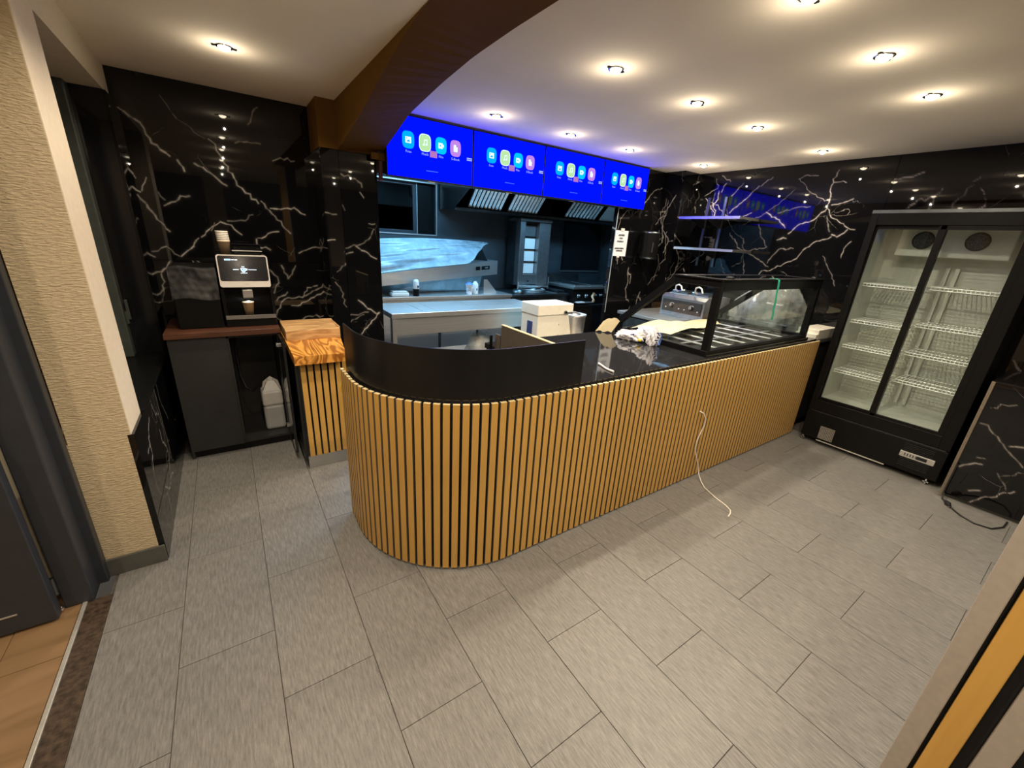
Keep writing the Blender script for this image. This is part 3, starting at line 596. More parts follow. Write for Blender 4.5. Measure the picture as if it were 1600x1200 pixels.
# cream baking paper thrown over the pans
def bake(u, v):
    x = 3.36+1.22*u+.10*v*(1-u); y = 1.80-.36*v*(1-.45*u)-.025*math.sin(u*4)*v; z = Z0+.034+.055*math.exp(-((u-.32)/.20)**2)*(1-abs(v-.45))+.014*abs(math.sin(u*6+v*4))+.014*abs(math.sin(v*6-u*5))
    return (x, y, z)
solo('baking_paper', MB().sheet(bake, 44, 18, 'baking'), 'sheet of cream baking paper spread over the steel pans in the display case', 'paper')
def corner(u, v): return (3.06+.10*u+.05*v, 1.93-.10*u-.035*v, Z0+.004+.13*v*(1-.45*abs(u-.6))+.012*math.sin(6*u)**2)
solo('paper_offcut', MB().sheet(corner, 10, 10, 'baking'), 'cream paper corner sticking up beside the lower end of the display frame', 'paper')
# crumpled printed wrapping paper on the granite
bag = thing('crumpled_wrapper', 'crumpled white wrapper with dark dots lying on the granite beside the display case', 'wrapper', (3.13, 1.45, Z0))
def crump(cx, cy, cz, rx, ry, rz, sd, yaw=0.0):
    def f(u, v):
        a, b = u*2*math.pi, (v-.5)*math.pi*.98
        k = 1+.20*math.sin(3*a+sd)*math.cos(4*b+sd)+.16*math.sin(7*a+5*b+sd*2)+.10*math.sin(13*a-9*b+sd)
        x, y, z = rx*k*math.cos(a)*math.cos(b), ry*k*math.sin(a)*math.cos(b), rz*k*math.sin(b)
        return (cx+x*math.cos(yaw)-y*math.sin(yaw), cy+x*math.sin(yaw)+y*math.cos(yaw), max(cz+z, Z0+.0015))
    return f
part('folded_bag', MB().sheet(crump(3.14, 1.37, Z0+.060, .040, .048, .075, 1.0), 26, 20, 'wrap', False), bag)
part('twisted_paper', MB().sheet(crump(3.10, 1.56, Z0+.042, .042, .115, .040, 2.3, .35), 26, 18, 'wrap', False), bag)
part('upper_fold', MB().sheet(crump(3.172, 1.47, Z0+.088, .042, .075, .042, 4.0, .1), 22, 16, 'wrap', False), bag)
part('blue_side', MB().sheet(lambda u, v: (3.172+.016*math.sin(3*v), 1.325+.06*u, Z0+.01+.10*v), 5, 5, 'blue'), bag, 'blue printed side')
part('yellow_spot', MB().lathe((3.085, 1.455, Z0+.028), [(.001,-.012),(.014,-.006),(.016,.004),(.008,.013)], 'yellow', 10), bag, 'small yellow print')
dots = MB()
for i in range(16):
    a, b = hash1(i, 1), hash1(i, 2); p = Vector((3.098+.05*a-.002, 1.312+.008*hash1(i, 3), Z0+.02+.10*b))
    dots.lathe((p.x, p.y, p.z), [(.006,-.002),(.006,.002)], 'navy', 8, axis=1)
for i in range(8): dots.lathe((3.048+.02*hash1(i, 4), 1.49+.14*hash1(i, 5), Z0+.03+.04*hash1(i, 6)), [(.006,-.003),(.006,.003)], 'navy', 8, axis=0)
part('printed_dots', dots, bag, kind='stuff')
# offcut of cable on the granite, hanging cable on the front
solo('cable_offcut', MB().tube([(2.325,1.155,Z0+.007),(2.312,1.11,Z0+.006),(2.290,1.055,Z0+.006),(2.285,1.02,Z0+.006),(2.283,.985,Z0+.007)], .0065, 'cable', 10), 'short offcut of white cable lying on the granite counter top', 'cable')
solo('hanging_cable', MB().tube([(3.19,.8885,.603),(3.192,.884,.603),(3.225,.872,.585),(3.262,.868,.535),(3.268,.870,.475),(3.248,.874,.415),(3.225,.874,.36),(3.218,.872,.30),(3.238,.868,.24),(3.27,.862,.18),(3.298,.855,.11),(3.31,.845,.05),(3.29,.80,.008),(3.24,.74,.0045),(3.19,.62,.0045),(3.165,.52,.0045),(3.14,.475,.0045),(3.105,.455,.0045),(3.055,.442,.0045)], .0045, 'cable', 8),
     'thin white cable coming out of the counter slats down to the floor', 'cable')
def ytape(u, v): return (.846-.004*math.sin(5*v), 1.725+.02*u-.01*v, .90-.075*v)
solo('yellow_tape', MB().sheet(ytape, 4, 8, 'yellow'), 'scrap of yellow tape stuck on the rear end of the slatted counter', 'tape')
# ------------------------------------------------------------------ low slatted side counter by the coffee corner
gate = thing('side_counter', 'low slatted side counter with glossy amber wood top beside the coffee corner', 'counter', (.87, 2.75, 0))
part('body', MB().box(.703, 1.095, 2.437, 3.18, 0, .845, 'black_gloss', .002), gate)
part('side_panel', MB().box(.684, .703, 2.428, 3.16, .09, .845, 'black_gloss', .002), gate)
part('kick_plate', MB().box(.705, 1.095, 2.424, 2.4365, 0, .098, 'steel', .001), gate, 'brushed steel kick plate')
SG = slat_mesh(.10, .822)
for i in range(8):
    o = D.objects.new('slat', SG); COL.objects.link(o); o.parent = gate; o.location = (.735+i*.0464-.87, 2.42-2.75, 0)
part('wood_top', MB().prism([(.680,2.335),(1.0,2.325),(1.02,2.40),(1.085,2.86),(1.085,3.18),(.685,3.18)], 2, .848, .908, 'olive'), gate, 'glossy figured amber wood top')
crate = thing('wooden_tray', 'pale wooden tray box lying at the back of the amber side counter', 'tray', (.87, 3.0, .908))
part('front_board', MB().box(.690, 1.075, 2.80, 2.835, .908, .985, 'oak', .003), crate)
part('back_board', MB().box(.690, 1.085, 3.14, 3.175, .908, .995, 'oak', .003), crate)
for i in range(3):
    a = 2.838+i*.1; part('top_board', MB().box(.698, 1.075, a, a+.097, .965-.003*i, .985+.003*i, 'oak', .003), crate)
part('side_board', MB().box(.688, .700, 2.83, 3.15, .908, .992, 'oak', .002), crate); part('side_board', MB().box(1.072, 1.084, 2.83, 3.15, .908, .992, 'oak', .002), crate)
# ------------------------------------------------------------------ coffee corner
cab = thing('base_cabinet', 'anthracite base cabinet with walnut worktop and one open bay against the marble wall', 'cabinet', (.32, 3.2, 0))
part('carcass', MB().box(-.028, -.010, 2.965, 3.54, .0, .945, 'anthracite').box(.310, .328, 2.965, 3.54, .075, .945, 'anthracite').box(.640, .658, 2.965, 3.54, .0, .945, 'anthracite')
     .box(-.010, .640, 2.965, 3.54, .062, .080, 'anthracite').box(-.010, .640, 3.525, 3.54, .08, .945, 'anthracite').box(-.010, .640, 2.985, 3.0, 0, .062, 'black').box(-.01,.64,2.965,3.52,.925,.945,'anthracite'), cab)
part('door', MB().box(-.026, .312, 2.945, 2.964, .066, .943, 'anthracite', .0015), cab)
od = part('open_door', MB().box(.642, .660, 2.60, 2.955, .066, .943, 'black_gloss', .0015), cab, 'open door seen edge on')
part('hinge', MB().box(.625, .642, 2.93, 2.965, .84, .865, 'steel').box(.628,.642,2.90,2.93,.845,.86,'steel'), od); part('hinge', MB().box(.625, .642, 2.93, 2.965, .15, .175, 'steel'), od)
part('worktop', MB().box(-.036, .668, 2.925, 3.555, .946, .986, 'walnut', .002), cab, 'walnut worktop')
jug = thing('canister', 'milky plastic canister half full standing in the open cabinet bay', 'canister', (.56, 3.16, .081))
part('lower_body', MB().box(.482, .632, 3.08, 3.24, .082, .30, 'liquid', .022), jug)
part('upper_body', MB().box(.481, .633, 3.079, 3.241, .295, .43, 'jug', .02).add([(.49,3.088,.42),(.624,3.088,.42),(.624,3.232,.42),(.49,3.232,.42),(.535,3.13,.505),(.585,3.13,.505),(.585,3.19,.505),(.535,3.19,.505)], [(0,1,5,4),(1,2,6,5),(2,3,7,6),(3,0,4,7),(4,5,6,7)], 'jug'), jug)
part('handle', MB().tube([(.50,3.16,.42),(.515,3.16,.49),(.56,3.16,.525),(.605,3.16,.49),(.622,3.16,.42)], .011, 'jug'), jug)
part('neck', MB().lathe((.56, 3.16, .495), [(.026,0),(.026,.02),(.022,.024)], 'jug', 16), jug)
solo('water_hose', MB().tube([(.36,3.4,.88),(.355,3.36,.70),(.36,3.32,.52),(.385,3.28,.42),(.43,3.24,.395),(.48,3.22,.45),(.53,3.19,.54)], .008, 'cable_black', 8), 'dark hose hanging in the open cabinet bay down to the canister', 'hose')
cm = thing('coffee_machine', 'black coffee machine with tilted touchscreen on the walnut worktop', 'coffee machine', (.49, 3.25, .986))
part('housing', MB().box(.330, .664, 3.17, 3.50, .987, 1.50, 'black', .008).box(.330, .664, 3.05, 3.17, .987, 1.045, 'black', .006).box(.330,.35,3.05,3.17,1.04,1.27,'black').box(.645,.664,3.05,3.17,1.04,1.27,'black'), cm)
part('drip_tray', MB().box(.336, .660, 3.042, 3.165, 1.045, 1.052, 'black_gloss').box(.334, .662, 3.036, 3.044, 1.046, 1.076, 'chrome', .002), cm, 'drip tray with a polished steel lip')
part('spout', MB().box(.462, .528, 3.06, 3.17, 1.20, 1.262, 'steel', .004).box(.46,.53,3.055,3.17,1.182,1.20,'black',.003), cm)
part('spout_lamp', MB().box(.484, .506, 3.075, 3.097, 1.178, 1.182, 'cm_white'), cm, 'small cool lamp under the spout')
_l = D.lights.new('spout_light', 'POINT'); _l.energy = .22; _l.color = (.75, .9, 1.0); _l.shadow_soft_size = .008
_o = D.objects.new('spout_light', _l); COL.objects.link(_o); _o.parent = cm; _o.location = (.495-.49, 3.085-3.25, 1.172-.986)
# tilted screen: lower edge forward
tl = MB(); zb, zt, yb, yt = 1.282, 1.508, 3.045, 3.085; xa, xb = .334, .654
def sc_pt(u, v, d=0): return (xa+(xb-xa)*u, yb+(yt-yb)*v-d, zb+(zt-zb)*v)
def rrect(u0, u1, v0, v1, ru, rv, n=5):
    out = []
    for cx_, cy_, a0 in ((u1-ru, v1-rv, 0), (u0+ru, v1-rv, 90), (u0+ru, v0+rv, 180), (u1-ru, v0+rv, 270)):
        for k in range(n+1):
            a = math.radians(a0+90*k/n); out.append((cx_+ru*math.cos(a), cy_+rv*math.sin(a)))
    return out
def plate(pts, d0, d1, m):
    n = len(pts); return MB().add([sc_pt(u, v, d0) for u, v in pts]+[sc_pt(u, v, d1) for u, v in pts], [tuple(range(n)), tuple(range(2*n-1, n-1, -1))]+[(i, n+i, n+(i+1)%n, (i+1)%n) for i in range(n)], m)
bz = part('screen_bezel', plate(rrect(0, 1, 0, 1, .05, .07), 0, -.045, 'grey_alu'), cm, 'champagne metal screen housing')
part('touchscreen', plate(rrect(.025, .975, .20, .975, .035, .05), .002, 0, 'cm_screen'), bz)
ic = MB()
def flat(pts, m, d=.003):
    n = len(pts); ic.add([sc_pt(u, v, d) for u, v in pts], [tuple(range(n))], m)
def rect(u0, u1, v0, v1, m, d=.003): flat([(u0,v0),(u1,v0),(u1,v1),(u0,v1)], m, d)
rect(.29, .40, .545, .565, 'cm_white'); rect(.59, .75, .545, .562, 'cm_white')
for a, b in zip(range(10), range(1, 11)):     # cup outline
    pass
flat([(.435,.60),(.545,.60),(.535,.53),(.51,.475),(.47,.475),(.445,.53)], 'cm_white'); flat([(.452,.585),(.528,.585),(.522,.535),(.502,.495),(.478,.495),(.458,.535)], 'cm_blue', .0035)
flat([(.545,.59),(.572,.585),(.568,.54),(.535,.52),(.537,.535),(.556,.547),(.558,.572),(.545,.575)], 'cm_white')
flat([(.470,.545),(.485,.515),(.515,.57),(.508,.575),(.485,.533),(.475,.55)], 'cm_white', .004)
rect(.43, .56, .44, .455, 'cm_white')
for a in (.465, .485, .505): rect(a, a+.008, .62, .665, 'cm_white')
part('cup_symbol', ic, bz, 'lit cup symbol between two bars')
ic = MB(); rect(.155, .205, .845, .875, 'cm_white')
for a in (.165, .19, .215, .24): rect(a, a+.02, .835, .87, 'cm_blue', .0035)
rect(.155, .27, .832, .880, 'cm_white', .0028); rect(.285, .335, .848, .868, 'cm_white'); rect(.345, .40, .845, .866, 'cm_white')
part('lit_lettering', ic, bz, 'small lit lettering, too blurred to read')
ic = MB(); n = 24; flat([(.5+.085*math.cos(2*math.pi*k/n), .10+.028*math.sin(2*math.pi*k/n)) for k in range(n)], 'alu', .001); part('badge', ic, bz)
part('bean_hopper', MB().box(.445, .63, 3.22, 3.44, 1.50, 1.575, 'black_gloss', .01).box(.44,.635,3.20,3.215,1.53,1.536,'grey_alu').box(.44, .636, 3.21, 3.45, 1.575, 1.583, 'black_gloss', .003), cm)
mf = thing('milk_cooler', 'black milk cooler box wrapped in dusty plastic film left of the coffee machine', 'milk cooler', (.19, 3.25, .986))
part('housing', MB().box(.050, .318, 3.06, 3.50, .987, 1.42, 'black', .006), mf)
def wrapf(u, v): return (.047+.274*u, 3.056-.006*abs(math.sin(u*19+v*7))-.005*abs(math.sin(v*15)), 1.20+.222*v+.01*math.sin(u*6))
part('plastic_film', MB().sheet(wrapf, 24, 18, 'film_dark'), mf)
def cup(mb, c, r0, r1, h, m='kraft'):
    return mb.lathe(c, [(r0*.9,.004),(r0,0),(r1,h),(r1+.003,h),(r1+.003,h+.005),(r1-.002,h+.005),(r1-.004,h-.004),(r0-.004,.008)], m, 24)
c1 = thing('paper_cup', 'beige paper cup standing under the coffee spout', 'cup', (.489, 3.10, 1.0765-.024))
part('wall', cup(MB(), (.489, 3.10, 1.053), .025, .037, .108), c1); part('inside', MB().lathe((.489,3.10,1.15),[(.0345,0),(.0345,.002)],'cm_white',20) if False else MB().lathe((.489,3.10,1.056),[(.022,0),(.0335,.10)],'cupwhite',20,caps=False), c1)
cs = thing('paper_cup_stack', 'stack of nested beige paper cups on top of the coffee machine', 'cups', (.405, 3.28, 1.501))
part('lowest_cup', cup(MB(), (.398, 3.24, 1.502), .027, .038, .092), cs)
for i in range(6):
    z = 1.594+i*.0125; part('cup_rim', MB().lathe((.398-.0008*i, 3.24, z), [(.036,0),(.0405,.002),(.0405,.009),(.037,.012)], 'cupwhite', 24), cs)
# ------------------------------------------------------------------ screens
def make_tv(x0, x1, label):
    z0, z1, y = 2.178, 2.634, 3.08; w_, h = x1-x0, z1-z0
    t = thing('menu_screen', label, 'screen', ((x0+x1)/2, y+.02, z0), 'menu screens over the counter')
    part('housing', MB().box(x0, x1, y, y+.035, z0-.008, z1+.006, 'black', .002).box(x0+.2, x1-.2, y+.035, y+.06, z0+.08, z1-.08, 'black'), t)
    part('wall_bracket', MB().box((x0+x1)/2-.05, (x0+x1)/2+.05, y+.0601, 3.1495, 2.30, 2.46, 'black'), t)
    part('top_rail', MB().box(x0, x1, y-.001, y+.05, z1+.006, z1+.018, 'anthracite'), t)
    part('lit_panel', MB().box(x0+.007, x1-.007, y-.0015, y+.001, z0+.004, z1-.003, 'screen'), t, 'bright blue screen')
    part('control_strip', MB().box((x0+x1)/2-.035, (x0+x1)/2+.035, y+.004, y+.02, z0-.016, z0-.007, 'chrome', .002), t)
    X = lambda u: x0+u*w_
    Z = lambda v: z0+v*h
    yf = y-.0025
    def flatp(mb, pts, m, dy=0): n = len(pts); return mb.add([(p[0], yf-dy, p[1]) for p in pts], [tuple(range(n))], m)
    a, b = .0565*.742, .125*.456
    us = (.255, .440, .625, .800); v0 = .62
    for i, (u, m) in enumerate(zip(us, ('ic_blue', 'ic_green', 'ic_cyan', 'ic_pink'))):
        cx, cz = X(u-.02), Z(v0); mb = MB(); aa = a*w_/.742*1.16; bb = b*1.12
        if m == 'ic_green': flatp(mb, squircle(cx, cz, aa*1.04, bb*1.04), 'ic_rim', 0); flatp(mb, squircle(cx, cz, aa*.94, bb*.94), m, .0004)
        else: flatp(mb, squircle(cx, cz, aa, bb), m)
        p = part('app_icon', mb, t); g = MB(); k = .0178*w_/.815*1.45; kz = .0178*1.45
        R4 = lambda x0_, x1_, z0_, z1_, mm='ic_white', dy=.0008: flatp(g, [(cx+x0_*k, cz+z0_*kz), (cx+x1_*k, cz+z0_*kz), (cx+x1_*k, cz+z1_*kz), (cx+x0_*k, cz+z1_*kz)], mm, dy)
        P4 = lambda pts, mm='ic_white', dy=.0008: flatp(g, [(cx+q[0]*k, cz+q[1]*kz) for q in pts], mm, dy)
        if i == 0:
            R4(-1, 1, -.9, .9); P4([(-.65,-.55),(.65,-.55),(.25,.2),(-.02,-.15),(-.25,.02)], m, .0012); P4([(-.5+.18*math.cos(q), .45+.18*math.sin(q)) for q in [j*.785 for j in range(8)]], m, .0012)
        elif i == 1:
            R4(-.35, -.12, -.6, .8); R4(.62, .85, -.45, .95); P4([(-.35,.55),(.85,.7),(.85,1.05),(-.35,.9)])
            for c_ in (-.45, .52): P4([(c_+.38*math.cos(q), -.62+(.15 if c_ > 0 else 0)+.3*math.sin(q)) for q in [j*.6283 for j in range(10)]])
        elif i == 2:
            R4(-1, .6, -.85, .8); P4([(.6,-.1),(1.05,-.5),(1.05,.55),(.6,.15)]); P4([(-.25+.28*math.cos(q), .28*math.sin(q)) for q in [j*.6283 for j in range(10)]], m, .0012)
        else:
            P4([(-.75,-1.05),(.75,-1.05),(.75,.45),(.2,1.05),(-.75,1.05)]); P4([(.2,1.05),(.2,.45),(.75,.45)], m, .0012)
        part('glyph', g, p)
        text('caption', ('Foto', 'Musik', 'Film', 'E-Book')[i], (cx, yf-.0004, Z(.415)), .027, 'ic_text', t)
    mb = MB(); cx, cz = X(.512), Z(.455); flatp(mb, [(cx-.028*w_/.742,cz-.026),(cx+.034*w_/.742,cz-.026),(cx+.034*w_/.742,cz+.024),(cx-.028*w_/.742,cz+.024)], 'ic_mauve', .0016); part('pop_up_patch', mb, t, 'small mauve patch')
    mb = MB(); cx, cz = X(.955), Z(.475)
    for dz in (-.012, .002): flatp(mb, [(cx-.026,cz+dz),(cx+.026,cz+dz),(cx+.026,cz+dz+.009),(cx-.026,cz+dz+.009)], 'ic_text', .0006)
    part('status_bars', mb, t); mb = MB(); cx, cz = X(.50), Z(.16)
    flatp(mb, [(cx-.055,cz-.003),(cx+.055,cz-.003),(cx+.055,cz+.003),(cx-.055,cz+.003)], 'ic_faint', .0006); part('hint_line', mb, t)
    return t
for (a, b), l in zip(((1.600,2.395),(2.400,3.220),(3.226,4.066),(4.072,4.832)),
    ('blue menu screen partly covered by the brown arch, first of the row of four', 'blue menu screen over the first set of hood filters, second from the brown arch',
     'blue menu screen third from the brown arch, over the dark gap between the hood filters', 'blue menu screen at the end of the row next to the white paper notice')):
    make_tv(a, b, l)
# ------------------------------------------------------------------ drinks fridge
FX, FY0, FY1, FZ0, FZ1, FB = 5.0, -.222, .792, .045, 2.14, 5.53
fr = thing('display_fridge', 'tall black drinks fridge with two sliding glass doors and empty wire shelves', 'fridge', (5.27, .285, 0))
part('cabinet', MB().box(FX+.02, FB, FY0, FY0+.045, FZ0, FZ1, 'black', .003).box(FX+.02, FB, FY1-.045, FY1, FZ0, FZ1, 'black', .003).box(FX+.02, FB, FY0+.045, FY1-.045, FZ1-.10, FZ1, 'black', .003)
     .box(FX+.02, FB, FY0+.045, FY1-.045, FZ0, .42, 'black').box(FB-.03, FB, FY0+.045, FY1-.045, .42, FZ1-.1, 'black'), fr)
part('front_frame', MB().box(FX, FX+.02, FY0, -.150, .335, FZ1, 'black', .003).box(FX, FX+.02, .742, FY1, .335, FZ1, 'black', .003).box(FX, FX+.02, -.150, .742, 2.03, FZ1, 'black', .003).box(FX, FX+.02, -.150, .742, .335, .44, 'black', .003), fr)
part('top_strip', MB().box(FX-.006, FX, FY0, FY1, FZ1-.02, FZ1+.006, 'steel_dark', .001), fr)
IX0, IX1, IY0, IY1, IZ0, IZ1 = 5.075, 5.48, -.165, .735, .455, 2.035
ln = MB()
ln.box(IX1, IX1+.01, IY0, IY1, IZ0, IZ1, 'fridge_in').box(FX+.062, IX1, IY0-.008, IY0, IZ0, IZ1, 'fridge_in').box(FX+.062, IX1, IY1, IY1+.008, IZ0, IZ1, 'fridge_in').box(FX+.062, IX1, IY0, IY1, IZ0-.01, IZ0, 'fridge_in').box(FX+.062, IX1, IY0, IY1, IZ1, IZ1+.01, 'fridge_in')
for i in range(46): ln.box(IX1-.004, IX1, IY0+.02, IY1-.02, .52+i*.029, .52+i*.029+.007, 'fridge_in')
part('liner', ln, fr, 'pale grey liner')
part('evaporator_box', MB().box(5.30, IX1-.005, IY0+.12, IY1-.1, 1.80, 2.03, 'fridge_in', .01), fr)
for yy in (.475, .155):
    f = part('fan', MB().lathe((5.30, yy, 1.93), [(.070,0),(.070,-.012),(.060,-.016)], 'anthracite', 28, axis=0), fr, 'round dark fan grille')
    g = MB()
    for r_ in (.02, .035, .05): g.tube([(5.283, yy+r_*math.cos(a*.349), 1.93+r_*math.sin(a*.349)) for a in range(19)], .0025, 'steel_dark', 5, caps=False)
    for a in range(4): g.tube([(5.282, yy-.06*math.cos(a*.785), 1.93-.06*math.sin(a*.785)), (5.282, yy+.06*math.cos(a*.785), 1.93+.06*math.sin(a*.785))], .0025, 'steel_dark', 5)
    part('grille', g, f)
for yy in (.285, .225): part('shelf_standard', MB().box(5.44, 5.46, yy-.014, yy+.014, .5, 1.72, 'fridge_in', .002), fr)
for ya, yb in ((.300, .728), (-.158, .285)):
    for z in ((1.555, 1.228, .992, .748) if ya > 0 else (1.575, 1.27, 1.03, .785)):
        g = MB(); z -= .005
        for x in (5.115, 5.25, 5.42): g.tube([(x, ya, z), (x, yb, z)], .0055, 'wire', 6)
        g.tube([(5.115, ya, z-.022), (5.115, yb, z-.022)], .005, 'wire', 6)
        for i in range(18):
            y = ya+.008+(yb-ya-.016)*i/17; g.tube([(5.115, y, z-.022), (5.112, y, z+.004), (5.42, y, z+.004)], .0032, 'wire', 5)
        part('wire_shelf', g, fr)
for nm, xa, ya, yb in (('left', 5.034, .300, .745), ('right', 5.006, -.155, .345)):
    d = part('sliding_door', MB().box(xa, xa+.022, ya, ya+.045, .43, 2.035, 'black', .002).box(xa, xa+.022, yb-(.012 if ya > 0 else .045), yb, .43, 2.035, 'black', .002).box(xa, xa+.022, ya+.045, yb-.012, 2.0, 2.035, 'black').box(xa, xa+.022, ya+.045, yb-.012, .43, .462, 'black'), fr)
    part('door_pane', MB().box(xa+.009, xa+.013, ya+.03, yb-.012, .45, 2.01, 'glass'), d)
part('lower_panel', MB().box(FX+.002, FX+.02, FY0, FY1, .055, .322, 'black', .004).box(FX-.001, FX+.01, FY0+.02, FY1-.02, .326, .331, 'steel_dark'), fr)
g = MB()
for i in range(9): g.box(FX-.002, FX+.004, .525, .645, .072+i*.0145, .077+i*.0145, 'alu')
for i in range(10): g.box(FX-.002, FX+.004, .528+i*.0125, .531+i*.0125, .070, .198, 'alu')
part('left_grille', g, fr)
g = MB()
for i in range(5): g.box(FX-.003, FX+.004, -.15, .04, .095+i*.016, .103+i*.016, 'black_gloss'); g.box(FX-.003, FX+.004, -.15, .04, .238+i*.014, .245+i*.014, 'black_gloss')
part('right_louvre', g, fr)
cp = part('control_panel', MB().box(FX-.006, FX+.004, -.172, .050, .176, .226, 'steel_shiny', .002), fr, 'bright metal control plate')
g = MB().box(FX-.008, FX-.005, -.125, -.06, .188, .215, 'black_gloss')
for i in range(6): g.box(FX-.0075, FX-.005, .012-i*.018, .020-i*.018, .190, .214, 'steel_dark')
part('readout', g, cp)
part('bottom_strip', MB().box(FX-.004, FX+.004, .115, .650, .040, .050, 'alu', .002), fr)
for yy in (.765, -.165):
    for xx in (5.035, 5.46): part('caster', MB().lathe((xx, yy, .024), [(.022,-.009),(.0235,-.005),(.0235,.005),(.022,.009)], 'black', 16, axis=1).box(xx-.028, xx-.022, yy-.018, yy+.018, .020, .030, 'chrome').box(xx-.028, xx-.022, yy-.005, yy+.005, .008, .05, 'chrome').box(xx-.012,xx+.012,yy-.012,yy+.012,.028,.06,'black'), fr)
solo('power_cord', MB().tube([(4.872,-.30,.30),(4.872,-.297,.12),(4.86,-.296,.03),(4.83,-.31,.006),(4.79,-.335,.006),(4.72,-.38,.006),(4.65,-.44,.006),(4.605,-.52,.006),(4.63,-.60,.006),(4.74,-.645,.006),(4.86,-.65,.006)], .0055, 'cable_black', 8)
     .tube([(4.79,-.335,.012),(4.755,-.352,.014),(4.725,-.368,.014)], [.012,.020,.010], 'cable_black', 10).tube([(4.72,-.37,.014),(4.695,-.36,.014)], .003, 'steel', 6).tube([(4.735,-.385,.014),(4.705,-.385,.014)], .003, 'steel', 6),
     'black power cord with plug lying on the tiles at the marble ledge', 'cord')
# ------------------------------------------------------------------ right-hand service area
sw = thing('side_worktop', 'stainless worktop along the marble wall behind the display case', 'worktop', (4.95, 2.3, 0))
part('top', MB().box(4.36, 5.535, 1.96, 2.85, .945, .98, 'steel', .002).box(5.07, 5.535, .93, 1.958, .945, .98, 'steel', .002), sw)
part('cabinet_body', MB().box(4.40, 5.52, 1.98, 2.84, .09, .944, 'anthracite').box(5.10, 5.52, .95, 1.95, .09, .944, 'anthracite').box(4.45, 5.50, 2.0, 2.82, 0, .09, 'black').box(5.15, 5.5, 1.0, 1.95, 0, .09, 'black'), sw)
for i in range(2): part('door', MB().box(4.384, 4.399, 2.0+i*.42, 2.405+i*.42, .12, .92, 'steel_dark', .002), sw)
part('end_box', MB().box(5.10, 5.53, .935, 1.12, .981, 1.075, 'white', .004).box(5.06, 5.10, .935, 1.12, .981, 1.035, 'white', .004), sw)
fy = thing('table_fryer', 'double table fryer with dark knob panel on the stainless side worktop', 'fryer', (5.0, 2.24, .981))
part('housing', MB().prism([(4.752, .982), (5.25, .982), (5.25, 1.235), (4.80, 1.235), (4.752, 1.20)], 1, 1.955, 2.525, 'steel_mid'), fy)
kp = part('knob_panel', MB().box(4.738, 4.7515, 1.985, 2.495, 1.035, 1.175, 'anthracite', .002), fy, 'dark control panel')
for yy in (2.36, 2.10): part('knob', MB().lathe((4.7375, yy, 1.105), [(.026,0),(.026,-.004),(.019,-.005),(.017,-.020),(.012,-.022)], 'black', 20, axis=0).box(4.713, 4.719, yy-.003, yy+.003, 1.10, 1.128, 'white_plastic').tube([(4.736, yy+.034*math.cos(a*.3), 1.105+.034*math.sin(a*.3)) for a in range(-1, 9)], .002, 'white_plastic', 5), kp)
for yy in (2.44, 2.26, 2.19, 2.02): part('pilot_light', MB().lathe((4.737, yy, 1.08), [(.007,0),(.007,-.004)], 'white_plastic', 10, axis=0), kp)
for yy in (2.36, 2.10):
    b = part('fry_basket', MB().box(4.84, 5.16, yy-.11, yy+.11, 1.236, 1.262, 'steel_dark', .004).box(4.82, 5.18, yy-.125, yy+.125, 1.2355, 1.245, 'steel', .002), fy)
    part('basket_handle', MB().tube([(4.85, yy+.03, 1.262), (4.80, yy+.035, 1.29), (4.78, yy+.02, 1.335), (4.775, yy-.02, 1.35), (4.765, yy-.06, 1.335), (4.75, yy-.09, 1.29)], .009, 'white_plastic', 8).tube([(4.84, yy+.09, 1.275), (4.84, yy-.02, 1.275)], .007, 'chrome', 8), b)
wa = thing('wrapped_appliance', 'rounded appliance wrapped in clear plastic behind the display case', 'appliance', (5.25, 1.55, .981))
part('appliance_base', MB().box(5.13, 5.42, 1.24, 1.90, .982, 1.06, 'steel_dark', .01).lathe((5.27, 1.62, 1.22), [(.165,-.015),(.165,.015)], 'steel', 32, axis=1).box(5.2, 5.36, 1.35, 1.55, 1.06, 1.26, 'steel', .02), wa)
def wrap2(u, v):
    a, t = u*2*math.pi, v; k = 1+.04*math.sin(6*a+9*t)+.03*abs(math.sin(9*a-7*t))+.04*abs(math.sin(11*a+13*t)); r_ = (1-t**3.2)**.5
    return (5.28+.20*k*r_*math.cos(a), 1.56+.37*k*r_*math.sin(a)-.03*t, .984+.455*t*(1-.10*math.sin(a))+.012*math.sin(9*a+7*t)*(t > .02))
part('plastic_wrap', MB().sheet(wrap2, 90, 40, 'film_wrap'), wa)
ws = thing('wall_shelf', 'pair of steel shelves on slotted uprights on the marble wall over the fryer', 'shelf', (5.3, 2.4, 1.74))
for z, dz in ((2.115, 0), (1.765, 0)):
    sp = part('shelf_board', MB().box(5.12, 5.53, 1.99, 2.755, z, z+.006, 'steel', .001).box(5.12, 5.126, 1.99, 2.755, z-.022, z+.006, 'steel_shiny').box(5.126, 5.53, 1.99, 1.996, z-.022, z, 'steel_shiny').box(5.126, 5.53, 2.749, 2.755, z-.022, z, 'steel_shiny'), ws)
    for yy in (2.44, 2.66): part('shelf_bracket', MB().prism([(5.17, z-.001), (5.53, z-.001), (5.53, z-.11), (5.50, z-.11)], 1, yy-.004, yy+.004, 'steel_dark'), sp)
for yy in (2.44, 2.66): part('upright', MB().box(5.53, 5.5485, yy-.016, yy+.016, 1.55, 2.37, 'steel_dark', .001), ws)
dp = thing('towel_dispenser', 'round black towel dispenser with bright rims on the marble wall end', 'dispenser', (4.99, 3.03, 1.6))
part('drum', MB().lathe((4.99, 3.03, 1.62), [(.112,0),(.112,.29)], 'black', 32), dp)
